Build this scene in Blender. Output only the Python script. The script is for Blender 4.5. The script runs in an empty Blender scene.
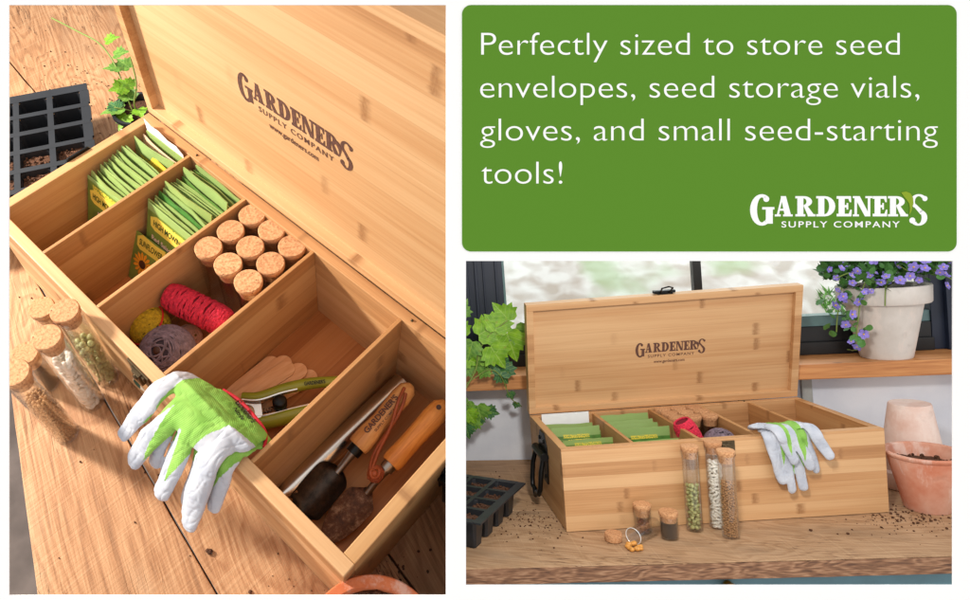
import bpy, math, random
from mathutils import Vector, Matrix, noise
random.seed(7)
rad = math.radians
S = bpy.context.scene
COL = S.collection

# ------------------------------------------------------------------ camera
EYE = Vector((-0.2499, -0.9935, 0.4408))
RIGHT = Vector((0.9965, 0.0337, -0.0770)).normalized()
DOWN = Vector((-0.0763, -0.0228, -0.9968))
FWD = RIGHT.cross(DOWN).normalized(); DOWN = FWD.cross(RIGHT).normalized()
cam = bpy.data.cameras.new('camera'); co = bpy.data.objects.new('camera', cam); COL.objects.link(co)
m = Matrix((RIGHT, -DOWN, -FWD)).transposed().to_4x4(); m.translation = EYE
co.matrix_world = m
cam.sensor_width = 36; cam.lens = 680/970*36
cam.shift_x = (485-350)/970; cam.shift_y = -(300-260)/970
cam.clip_start = 0.01; cam.clip_end = 100
S.camera = co
S.view_settings.view_transform = 'Standard'; S.view_settings.look = 'None'
S.cycles.transparent_max_bounces = 40; S.cycles.max_bounces = 10; S.view_settings.exposure = 0; S.view_settings.gamma = 1

# frames: 'B' = the bench seen from the front (world), 'A' = the bench seen from above
def rodr(v):
    v = Vector(v); return Matrix.Rotation(v.length, 3, v.normalized())
RA = rodr((2.35970134, 0.93354336, -0.3036671)); TA = Vector((-0.33965077, 0.0164103, 0.71877843))
C2W = Matrix((RIGHT, DOWN, FWD)).transposed()
FA = (C2W @ RA).to_4x4(); FA.translation = C2W @ TA + EYE
FR = {'A': FA, 'B': Matrix.Identity(4)}
YW = rad(-9)
FR['W'] = Matrix.Translation((-.086, .353, 0)) @ Matrix.Rotation(YW, 4, 'Z')   # x along the wall, y away from the viewer
CUT_N = RIGHT.cross(DOWN)  # placeholder, set below
_d = (RIGHT*(456-350)/680 + FWD); CUT_N = _d.cross(-DOWN).normalized()         # points to the right-hand scene or left
if CUT_N.dot(RIGHT) < 0: CUT_N = -CUT_N

# ------------------------------------------------------------------ materials
def lin(c):
    return tuple((x/12.92 if x <= .04045 else ((x+.055)/1.055)**2.4) for x in [v/255 for v in c])+(1,)
MATS = {}
class NT:
    def __init__(s, name):
        s.m = bpy.data.materials.new(name); s.m.use_nodes = True; s.t = s.m.node_tree; s.t.nodes.clear()
        s.out = s.t.nodes.new('ShaderNodeOutputMaterial'); s.b = s.t.nodes.new('ShaderNodeBsdfPrincipled')
        s.t.links.new(s.b.outputs[0], s.out.inputs[0]); MATS[name] = s.m
        s.tc = s.t.nodes.new('ShaderNodeTexCoord')
    def put(s, sock, v):
        if hasattr(v, 'links') or isinstance(v, bpy.types.NodeSocket): s.t.links.new(v, sock)
        elif v is not None:
            if isinstance(v, (tuple, list)) and len(v) != len(sock.default_value): v = tuple(v)[:len(sock.default_value)]
            sock.default_value = v
    def math(s, op, a, b=None, c=None, clamp=False):
        n = s.t.nodes.new('ShaderNodeMath'); n.operation = op; n.use_clamp = clamp
        for i, x in enumerate((a, b, c)):
            if x is not None: s.put(n.inputs[i], x)
        return n.outputs[0]
    def xyz(s, src='Object'):
        n = s.t.nodes.new('ShaderNodeSeparateXYZ'); s.t.links.new(s.tc.outputs[src], n.inputs[0]); return n.outputs
    def comb(s, x, y, z=0.0):
        n = s.t.nodes.new('ShaderNodeCombineXYZ')
        for i, v in enumerate((x, y, z)): s.put(n.inputs[i], v)
        return n.outputs[0]
    def noise(s, vec=None, scale=5, detail=2, rough=.5, dist=0, col=False):
        n = s.t.nodes.new('ShaderNodeTexNoise'); s.put(n.inputs['Vector'], vec if vec is not None else s.tc.outputs['Object'])
        n.inputs['Scale'].default_value = scale; n.inputs['Detail'].default_value = detail
        n.inputs['Roughness'].default_value = rough; n.inputs['Distortion'].default_value = dist
        return n.outputs['Color' if col else 'Fac']
    def vor(s, vec=None, scale=5, feat='F1', out='Distance', rnd=1):
        n = s.t.nodes.new('ShaderNodeTexVoronoi'); n.feature = feat; s.put(n.inputs['Vector'], vec if vec is not None else s.tc.outputs['Object'])
        n.inputs['Scale'].default_value = scale; n.inputs['Randomness'].default_value = rnd
        return n.outputs[out]
    def white(s, w):
        n = s.t.nodes.new('ShaderNodeTexWhiteNoise'); n.noise_dimensions = '1D'; s.put(n.inputs['W'], w); return n.outputs['Value']
    def ramp(s, fac, stops, interp='LINEAR'):
        n = s.t.nodes.new('ShaderNodeValToRGB'); s.put(n.inputs[0], fac); r = n.color_ramp; r.interpolation = interp
        while len(r.elements) < len(stops): r.elements.new(.5)
        for e, (p, c) in zip(r.elements, stops): e.position = p; e.color = c if len(c) == 4 else tuple(c)+(1,)
        return n.outputs[0]
    def mix(s, fac, a, b, mode='MIX'):
        n = s.t.nodes.new('ShaderNodeMix'); n.data_type = 'RGBA'; n.blend_type = mode
        s.put(n.inputs[0], fac); s.put(n.inputs[6], a); s.put(n.inputs[7], b); return n.outputs[2]
    def ss(s, x, a, b):
        n = s.t.nodes.new('ShaderNodeMapRange'); n.interpolation_type = 'SMOOTHSTEP'; s.put(n.inputs[0], x)
        n.inputs[1].default_value = a; n.inputs[2].default_value = b; return n.outputs[0]
    def bump(s, h, strength=.3, dist=.001):
        n = s.t.nodes.new('ShaderNodeBump'); n.inputs['Strength'].default_value = strength; n.inputs['Distance'].default_value = dist
        s.put(n.inputs['Height'], h); s.t.links.new(n.outputs[0], s.b.inputs['Normal'])
    def set(s, col=None, rough=None, metal=None, spec=None, **k):
        if col is not None: s.put(s.b.inputs['Base Color'], col)
        if rough is not None: s.put(s.b.inputs['Roughness'], rough)
        if metal is not None: s.put(s.b.inputs['Metallic'], metal)
        if spec is not None: s.put(s.b.inputs['Specular IOR Level'], spec)
        for a, v in k.items(): s.put(s.b.inputs[a.replace('_', ' ')], v)
        return s.m

def simple(name, c, rough=.6, metal=0, var=.12, scale=60, bump=.0, bs=300, spec=None):
    n = NT(name); a = lin(c); f = n.noise(scale=scale, detail=3)
    d = tuple(x*(1-var) for x in a[:3])+(1,); l = tuple(min(1, x*(1+var)) for x in a[:3])+(1,)
    n.set(n.ramp(f, [(.3, d), (.7, l)]), rough, metal, spec)
    if bump: n.bump(n.noise(scale=bs, detail=3), bump, .001)
    return n.m

def bamboo(name, ua, va, seed=0, strip=.019, tone=1.0, knots=True, gb=(1, 1)):
    """laminated bamboo: narrow strips along the grain axis, fibres, and darker node marks"""
    n = NT(name); o = n.xyz(); u = o[ua]; v = o[va]; w = o[3-ua-va]
    q = n.math('ADD', n.math('DIVIDE', v, strip), seed*3.37+.4); idn = n.math('FLOOR', q); fr = n.math('FRACT', q)
    r = n.white(n.math('ADD', idn, seed*11.3)); r2 = n.white(n.math('ADD', idn, seed*5.1+50))
    fib = n.noise(n.comb(n.math('MULTIPLY', u, 7), n.math('MULTIPLY', v, 420), n.math('MULTIPLY', w, 420)), 1, 3, .6)
    wide = n.noise(n.comb(n.math('MULTIPLY', u, 3), n.math('MULTIPLY', v, 70), n.math('ADD', n.math('MULTIPLY', w, 70), r)), 1, 2)
    f = n.math('ADD', n.math('MULTIPLY', r, .32), n.math('ADD', n.math('MULTIPLY', fib, .40), n.math('MULTIPLY', wide, .44)))
    k = tone
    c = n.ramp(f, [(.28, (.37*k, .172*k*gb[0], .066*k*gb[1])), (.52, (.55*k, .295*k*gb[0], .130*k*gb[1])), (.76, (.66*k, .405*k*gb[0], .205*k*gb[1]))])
    if knots:
        uw = n.math('ADD', u, n.math('MULTIPLY', n.noise(n.comb(n.math('MULTIPLY', u, 120), n.math('MULTIPLY', v, 300), 7), 1, 2), .006))
        t = n.math('FRACT', n.math('ADD', n.math('DIVIDE', uw, n.math('ADD', .13, n.math('MULTIPLY', r, .13))), n.math('MULTIPLY', r2, 9.7)))
        mk = n.math('MULTIPLY', n.ss(t, 0, .028), n.math('SUBTRACT', 1, n.ss(t, .030, .075)))
        vv = n.math('MULTIPLY', n.ss(fr, .06, .14), n.math('SUBTRACT', 1, n.ss(fr, .84, .93)))
        nz = n.noise(n.comb(n.math('MULTIPLY', u, 500), n.math('MULTIPLY', v, 260), w), 1, 2)
        mk = n.math('MULTIPLY', n.math('MULTIPLY', mk, vv), n.math('ADD', .35, n.math('MULTIPLY', nz, .9)), clamp=True)
        mk = n.math('MULTIPLY', mk, n.math('MULTIPLY', n.ss(n.white(n.math('ADD', n.math('FLOOR', n.math('ADD', n.math('DIVIDE', u, .155), n.math('MULTIPLY', r2, 9.7))), n.math('MULTIPLY', idn, 3.7))), .12, .55), .9))
        c = n.mix(mk, c, (.30, .14, .055, 1))
    edge = n.math('SUBTRACT', 1, n.ss(n.math('ABSOLUTE', n.math('SUBTRACT', fr, .5)), .475, .5))
    c = n.mix(n.math('MULTIPLY', n.math('SUBTRACT', 1, edge), .35), c, (.42, .22, .09, 1))
    n.set(c, n.math('ADD', .38, n.math('MULTIPLY', fib, .2)), 0, .35); n.bump(fib, .12, .0006)
    return n.m
BX = [bamboo('bamboo_x_z_%d' % i, 0, 2, i+1) for i in range(3)]
BXY = bamboo('bamboo_x_y', 0, 1, 4, .024)
BFL = bamboo('bamboo_floor_shaded', 1, 0, 9, .018, .82, False, (.68, .45))  # floor painted darker and redder for the shade and bounced light inside the box
BY = [bamboo('bamboo_y_z_%d' % i, 1, 2, i+5, .026, .93, True, (.96, .86)) for i in range(5)]
BYX = bamboo('bamboo_y_x', 1, 0, 6, .02)

def bench_wood(name, ang, seed, c0, c1, c2, stain):
    n = NT(name); o = n.xyz(); ca, sa = math.cos(ang), math.sin(ang)
    u = n.math('ADD', n.math('MULTIPLY', o[0], ca), n.math('MULTIPLY', o[1], sa))
    v = n.math('SUBTRACT', n.math('MULTIPLY', o[1], ca), n.math('MULTIPLY', o[0], sa))
    big = n.noise(n.comb(n.math('MULTIPLY', u, 2.2), n.math('MULTIPLY', v, 7), seed), 1, 3, .55, .6)
    ring = n.math('FRACT', n.math('MULTIPLY', big, 30))
    ringm = n.math('MULTIPLY', n.ss(ring, 0, .55), n.math('SUBTRACT', 1, n.ss(ring, .8, 1)))
    fib = n.noise(n.comb(n.math('MULTIPLY', u, 18), n.math('MULTIPLY', v, 420), n.math('MULTIPLY', o[2], 200)), 1, 4, .65)
    saw = n.noise(n.comb(n.math('ADD', n.math('MULTIPLY', u, 420), n.math('MULTIPLY', v, 130)), n.math('MULTIPLY', v, 5), 3), 1, 2)
    sawm = n.ss(saw, .56, .72)
    f = n.math('ADD', n.math('MULTIPLY', ringm, .13), n.math('ADD', n.math('MULTIPLY', fib, .58), n.math('MULTIPLY', big, .4)))
    c = n.ramp(f, [(.25, lin(c0)), (.52, lin(c1)), (.82, lin(c2))])
    c = n.mix(n.math('MULTIPLY', sawm, .13), c, lin((232, 200, 160)))
    ck = n.noise(n.comb(n.math('MULTIPLY', u, 9), n.math('MULTIPLY', v, 110), seed+9), 1, 3, .6, .4); ckm = n.math('MULTIPLY', n.math('SUBTRACT', 1, n.ss(n.math('ABSOLUTE', n.math('SUBTRACT', ck, .5)), .004, .016)), n.ss(n.noise(n.comb(n.math('MULTIPLY', u, 5), n.math('MULTIPLY', v, 14), seed), 1, 2), .50, .62))
    c = n.mix(n.math('MULTIPLY', ckm, .65), c, lin((84, 52, 32)))
    st = n.ss(n.noise(n.comb(n.math('MULTIPLY', u, 4), n.math('MULTIPLY', v, 9), seed+5), 1, 4, .6), .5, .72)
    c = n.mix(n.math('MULTIPLY', st, .55), c, lin(stain))
    n.set(c, .62, 0, .3)
    n.bump(n.math('SUBTRACT', n.math('ADD', n.math('MULTIPLY', fib, .8), n.math('MULTIPLY', saw, .6)), ckm), .55, .0014)
    return n.m
WB1 = [bench_wood('bench_plank_wood_%d' % i, rad(-10), 2.3*i+1, (112, 76, 50), (172, 124, 86), (214, 170, 128), s) for i, s in enumerate([(205, 170, 135), (140, 98, 66), (118, 92, 72), (150, 124, 104)])]
WB2 = [bench_wood('front_bench_wood_%d' % i, rad(-9), 3.1*i+8, (122, 90, 64), (168, 132, 98), (200, 166, 132), (132, 110, 88)) for i in range(2)]
def edge_wood():
    n = NT('bench_edge_grain'); o = n.xyz()
    b = n.noise(n.comb(n.math('MULTIPLY', o[0], 16), n.math('MULTIPLY', o[2], 60), 2), 1, 2, .5, .9)
    r = n.math('SINE', n.math('MULTIPLY', b, 38)); f = n.noise(n.comb(n.math('MULTIPLY', o[0], 60), n.math('MULTIPLY', o[2], 500), 1), 1, 3)
    c = n.ramp(n.math('ADD', n.math('MULTIPLY', r, .12), n.math('MULTIPLY', f, .95)), [(.2, lin((82, 52, 34))), (.5, lin((132, 92, 64))), (.8, lin((176, 136, 104)))])
    n.set(c, .7); n.bump(f, .5, .001); return n.m
WEDGE = edge_wood()

def mk_cork():
    n = NT('cork'); c = n.ramp(n.noise(scale=420, detail=4, rough=.7), [(.3, lin((150, 98, 62))), (.5, lin((204, 152, 106))), (.72, lin((226, 182, 138)))])
    sp = n.math('SUBTRACT', 1, n.ss(n.vor(scale=330), .12, .3)); g = n.ss(n.noise(scale=160, detail=2), .52, .6)
    c = n.mix(n.math('MULTIPLY', sp, g), c, lin((92, 54, 32))); oi = n.t.nodes.new('ShaderNodeObjectInfo'); c = n.mix(n.math('MULTIPLY', oi.outputs['Random'], .4), c, lin((170, 112, 74)))
    n.set(c, .85); n.bump(n.noise(scale=600, detail=3), .5, .0008); return n.m
CORK = mk_cork()
def mk_glass(name, tint=(.99, .996, .992), gl=.9):
    n = NT(name); t = n.t; tr = t.nodes.new('ShaderNodeBsdfTransparent'); tr.inputs[0].default_value = tint+(1,)
    g = t.nodes.new('ShaderNodeBsdfGlossy'); g.inputs['Roughness'].default_value = .03
    lw = t.nodes.new('ShaderNodeLayerWeight'); lw.inputs[0].default_value = .22
    f = n.math('MULTIPLY', n.math('ADD', n.math('MULTIPLY', lw.outputs['Facing'], .85), .055), gl, clamp=True)
    mx = t.nodes.new('ShaderNodeMixShader'); t.links.new(f, mx.inputs[0]); t.links.new(tr.outputs[0], mx.inputs[1]); t.links.new(g.outputs[0], mx.inputs[2])
    t.links.new(mx.outputs[0], n.out.inputs[0]); return n.m
GLASS = mk_glass('vial_glass', (.995, .998, .996), .72); PANE = mk_glass('window_pane_glass', (.93, .97, .95), .35)

def packet_mat(name, base, h=.09, r0=.80, r1=.90):
    n = NT(name); o = n.xyz(); z = n.math('DIVIDE', o[2], h); x = o[0]
    c = n.mix(n.ss(n.noise(scale=45, detail=2), .45, .6), lin(base), tuple(v*.72 for v in lin(base)[:3])+(1,))
    band = n.math('MULTIPLY', n.ss(z, .93, .94), 1.0); c = n.mix(n.math('MULTIPLY', band, .75), c, lin((150, 178, 110)))
    tx = n.noise(n.comb(n.math('MULTIPLY', x, 700), n.math('MULTIPLY', o[2], 500), 0), 1, 1)
    row = n.math('MULTIPLY', n.ss(z, r0, r0+.01), n.math('SUBTRACT', 1, n.ss(z, r1, r1+.01)))
    wd = n.math('SUBTRACT', 1, n.ss(n.math('ABSOLUTE', x), .020, .022))
    c = n.mix(n.math('MULTIPLY', n.math('MULTIPLY', row, wd), n.ss(tx, .42, .5)), c, lin((228, 205, 70)))
    oi = n.t.nodes.new('ShaderNodeObjectInfo'); c = n.mix(n.math('MULTIPLY', oi.outputs['Random'], .35), c, lin((150, 160, 80)))
    n.set(c, .42, 0, .4); n.bump(n.noise(scale=90, detail=2), .25, .001); return n.m
PK = packet_mat('packet_green_paper', (110, 134, 56)); PK2 = packet_mat('packet_pale_green_paper', (150, 172, 104)); PKD = packet_mat('packet_dark_green_paper', (66, 122, 50), .106, .90, .955)
PKY = simple('packet_yellow_paper', (214, 186, 60)); PKC = simple('packet_cream_paper', (222, 190, 160)); WHT = simple('white_paper', (236, 236, 236), .6, var=.03)
PKYELLOW = simple('print_yellow', (232, 206, 84), .5, var=.05); PINK = simple('print_pink', (226, 60, 130)); PKINK = simple('print_dark_green', (38, 62, 26), .5, var=.05)
PRW = simple('print_pale_pink', (238, 205, 190), .5, var=.04); ORANGE = simple('petal_orange', (238, 158, 40)); BROWN = simple('brown_seed_head_and_hole_shade', (70, 38, 22))
YRD = simple('yarn_red_gap_shade', (120, 14, 34), .9); YGD = simple('yarn_grey_gap_shade', (62, 52, 60), .9); YYD = simple('yarn_yellow_gap_shade', (110, 92, 16), .9)  # darkened cores paint shade into the gaps between the strands
YR = simple('yarn_red', (214, 44, 72), .85, var=.3, scale=420, bump=.5, bs=2500); YY = simple('yarn_yellow', (196, 166, 34), .85, var=.28, scale=400, bump=.5, bs=2500)
YG = simple('yarn_grey_purple', (128, 112, 124), .9, var=.38, scale=260, bump=.6, bs=2500); YP = simple('yarn_pink_tan', (205, 150, 130), .85, bump=.4, bs=2000)
def knit():
    n = NT('glove_green_knit'); o = n.xyz(); c = n.ramp(n.noise(scale=70, detail=3), [(.3, lin((128, 196, 62))), (.7, lin((166, 226, 92)))])
    n.set(c, .8); n.bump(n.math('MULTIPLY', n.math('SINE', n.math('MULTIPLY', o[0], 5200)), n.math('SINE', n.math('MULTIPLY', o[2], 4200))), .35, .0006); return n.m
def glove_mat():
    n = NT('glove_knit_and_coating'); o = n.xyz(); a = n.t.nodes.new('ShaderNodeAttribute'); a.attribute_name = 'knit'
    m_ = n.ss(n.math('ADD', a.outputs['Fac'], n.math('MULTIPLY', n.math('SUBTRACT', n.noise(scale=260, detail=2), .5), .25)), .46, .54)
    g = n.ramp(n.noise(scale=70, detail=3), [(.3, lin((116, 168, 66))), (.7, lin((146, 194, 92)))]); w_ = n.ramp(n.noise(scale=50, detail=3), [(.3, lin((168, 174, 187))), (.7, lin((196, 200, 209)))])
    n.set(n.mix(m_, w_, g), n.math('ADD', .42, n.math('MULTIPLY', m_, .4)), 0, .35)
    n.bump(n.math('ADD', n.math('MULTIPLY', n.math('MULTIPLY', n.math('SINE', n.math('MULTIPLY', o[0], 4200)), n.math('SINE', n.math('MULTIPLY', o[2], 3600))), m_), n.math('MULTIPLY', n.noise(scale=150, detail=3), .8)), .3, .0007); return n.m
GREEN = knit(); GLM = glove_mat(); NITR = simple('glove_white_coating', (226, 228, 232), .42, var=.04, scale=40, bump=.15, bs=120); HEM = simple('glove_red_hem', (186, 24, 42), .8); GINK = simple('glove_black_print', (28, 40, 24))
STEEL = simple('polished_steel', (214, 206, 198), .24, 1, .04); STEELD = simple('dull_steel', (150, 140, 132), .35, 1, .1)
def dark_metal():
    n = NT('dark_forged_metal'); c = n.ramp(n.noise(scale=60, detail=5, rough=.7), [(.35, lin((40, 34, 30))), (.65, lin((86, 72, 62)))]); n.set(c, .36, .75); n.bump(n.noise(scale=300, detail=3), .2, .0005); return n.m
DMET = dark_metal()
def rust():
    n = NT('rusty_soiled_metal'); c = n.ramp(n.noise(scale=110, detail=5, rough=.75), [(.3, lin((48, 26, 16))), (.52, lin((104, 66, 44))), (.72, lin((176, 140, 112)))]); n.set(c, .62, .3); n.bump(n.noise(scale=400, detail=4), .5, .001); return n.m
RUST = rust()
BLK = simple('black_hardware', (28, 28, 28), .35, .6, .2); BRZ = simple('antique_bronze', (92, 78, 58), .35, .9, .3); BRASS = simple('brass', (176, 136, 62), .3, .9, .15)
def handle_wood(name, c0, c1):
    n = NT(name); f = n.noise(n.comb(n.math('MULTIPLY', n.xyz()[0], 260), n.math('MULTIPLY', n.xyz()[1], 30), n.math('MULTIPLY', n.xyz()[2], 260)), 1, 3, .6, .5)
    n.set(n.ramp(f, [(.3, lin(c0)), (.7, lin(c1))]), .42, 0, .4); n.bump(f, .15, .0005); return n.m
HW1 = handle_wood('handle_wood_pale', (196, 126, 66), (230, 172, 108)); HW2 = handle_wood('handle_wood_orange', (190, 110, 44), (228, 152, 74)); STK = handle_wood('marker_wood', (220, 158, 108), (240, 190, 144))
LEATH = simple('leather_cord', (156, 74, 36), .55, var=.2, bump=.3); OLIVE = simple('pruner_grip_olive', (142, 148, 40), .38, var=.08)
PLAST = simple('black_plastic', (38, 40, 44), .38, var=.2, scale=30, bump=.1, bs=60)
def soil():
    n = NT('potting_soil'); c = n.ramp(n.noise(scale=500, detail=4, rough=.8), [(.3, lin((42, 24, 14))), (.55, lin((96, 60, 38))), (.78, lin((150, 104, 72)))]); n.set(c, .95); n.bump(n.noise(scale=700, detail=4), 1, .002); return n.m
SOIL = soil()
def terracotta(name, base, dust, amt, sc=9):
    n = NT(name); f = n.noise(scale=sc, detail=5, rough=.65); g = n.noise(scale=170, detail=3)
    c = n.mix(n.ss(f, .5-amt*.3, .66), lin(base), lin(dust)); c = n.mix(n.math('MULTIPLY', g, .25), c, lin(dust)); c = n.mix(n.math('MULTIPLY', n.ss(n.noise(n.comb(n.math('MULTIPLY', n.xyz()[0], 40), n.math('MULTIPLY', n.xyz()[1], 40), n.math('MULTIPLY', n.xyz()[2], 12)), 1, 5, .7), .52, .68), .45), c, lin((238, 222, 212))); c = n.mix(n.math('MULTIPLY', n.ss(n.noise(scale=34, detail=5), .60, .72), .25), c, tuple(v*.55 for v in lin(base)[:3])+(1,))
    n.set(c, .85, 0, .2); n.bump(g, .25, .0008); return n.m
TC1 = terracotta('terracotta_weathered', (200, 116, 84), (224, 176, 154), .6); TC2 = terracotta('terracotta_chalky', (208, 156, 132), (232, 212, 202), 1.2, 16)
TC3 = terracotta('terracotta_orange', (206, 112, 70), (224, 140, 100), .2, 30); WPOT = terracotta('white_washed_clay', (206, 198, 190), (220, 214, 208), .6, 14)
def leafm(name, a, b, sc=40):
    n = NT(name); o = n.xyz(); ax = n.math('ABSOLUTE', o[0]); c = n.ramp(n.noise(scale=3.5, detail=4), [(.3, lin(a)), (.7, lin(b))])
    if 'vine' in name:
        mid = n.math('SUBTRACT', 1, n.ss(ax, .008, .022)); sv = n.math('SUBTRACT', 1, n.ss(n.math('ABSOLUTE', n.math('SUBTRACT', n.math('FRACT', n.math('MULTIPLY', n.math('SUBTRACT', o[1], n.math('MULTIPLY', ax, .75)), 5.5)), .5)), .02, .07))
        c = n.mix(n.math('MULTIPLY', n.math('MAXIMUM', mid, sv), .45), c, lin((176, 204, 110))); c = n.mix(n.math('MULTIPLY', n.ss(n.noise(scale=6, detail=4), .62, .7), .5), c, lin((150, 140, 60)))
    n.set(c, .42, 0, .4); n.bump(n.noise(scale=160, detail=2), .3, .001); return n.m
LF1 = leafm('vine_leaf_green', (62, 112, 34), (124, 170, 62)); LF2 = leafm('vine_leaf_bright_green', (88, 140, 18), (142, 190, 40)); LF3 = leafm('bacopa_leaf_green', (44, 92, 40), (92, 142, 72)); LF4 = leafm('vine_leaf_deep_green', (30, 82, 44), (66, 122, 66))
STEM = simple('stem_green', (120, 140, 62)); PET = simple('petal_violet', (142, 126, 214), .6, var=.28, scale=3); PETW = simple('flower_centre_yellow', (238, 190, 60))
NAVY = simple('window_frame_navy', (26, 36, 56), .45, var=.1, scale=10); BLKF = simple('window_rail_black', (20, 20, 22), .4); TEALS = simple('glass_edge_reflection_teal', (96, 128, 130), .4)
def plaster():
    n = NT('white_plaster'); n.set(n.ramp(n.noise(scale=9, detail=4), [(.3, lin((214, 222, 236))), (.55, lin((234, 240, 250))), (.8, lin((240, 244, 252)))]), .85); n.bump(n.noise(scale=260, detail=3), .15, .001); return n.m
PLAS = plaster(); TRIM = simple('grey_trim_paint', (170, 174, 172), .6)
def sillm():
    n = NT('sill_cedar'); o = n.xyz(); f = n.noise(n.comb(n.math('MULTIPLY', o[0], 9), n.math('MULTIPLY', o[1], 160), n.math('MULTIPLY', o[2], 160)), 1, 3, .6, .4)
    c = n.ramp(f, [(.3, lin((168, 104, 56))), (.55, lin((202, 138, 82))), (.8, lin((222, 164, 106)))])
    k = n.math('SUBTRACT', 1, n.ss(n.vor(n.comb(n.math('MULTIPLY', o[0], 9), n.math('MULTIPLY', o[1], 22), 0), 1), .05, .12)); c = n.mix(k, c, lin((110, 62, 32)))
    n.set(c, .5); n.bump(f, .2, .0008); return n.m
SILL = sillm(); TEAL = simple('cabinet_teal_paint', (78, 112, 122), .5, var=.1, scale=30)
def gravelm():
    n = NT('gravel_pale'); c = n.ramp(n.noise(scale=17, detail=1.5, rough=.4, dist=.3), [(.34, lin((176, 158, 146))), (.48, lin((210, 200, 196))), (.64, lin((244, 240, 240)))])
    c2 = n.ramp(n.noise(scale=5, detail=1.5), [(.35, lin((190, 172, 162))), (.7, lin((242, 238, 236)))]); c = n.mix(.5, c, c2); c = n.mix(n.math('MULTIPLY', n.ss(n.noise(scale=2.6, detail=3), .54, .66), .6), c, lin((150, 176, 116)))
    n.set(c, .9); return n.m
GRAV = gravelm(); GRASS = simple('grass_green', (112, 168, 70), .7, var=.3)
CONC = simple('concrete_floor_grey', (134, 120, 112), .8, var=.3, scale=14)
BOARD = simple('board_white', (250, 250, 250), .9, var=0.0, spec=0.1); SIGN = simple('sign_green', (92, 139, 46), .9, var=0.0, spec=0.05); LETW = simple('letter_white', (250, 250, 250), .9, var=0, spec=.1); OLV = simple('emblem_leaf_olive', (142, 166, 50), .9, var=0, spec=.05)
BURN = simple('burnt_engraving', (92, 58, 46), .7, var=.35, scale=500); PART = simple('partition_grey', (150, 150, 150), .9)
PEA = simple('pea_seed', (172, 176, 116), .5, var=.4, scale=260); BEAN = simple('white_bean', (244, 240, 230), .35, var=.05); GRN = simple('coriander_seed', (186, 138, 88), .55, var=.35, scale=400); DRK = simple('black_seed', (24, 22, 24), .5, var=.4, scale=700, bump=.7, bs=1500)
NUG = simple('golden_seed', (214, 150, 70), .5, var=.3, scale=200); BSEED = simple('brown_seed', (140, 84, 60), .5, var=.3, scale=300); MAG = simple('magenta_print', (150, 90, 150)); LBLC = simple('label_cream', (226, 206, 178)); TAPE = simple('rubber_ring_red', (214, 40, 40), .4)

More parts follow.
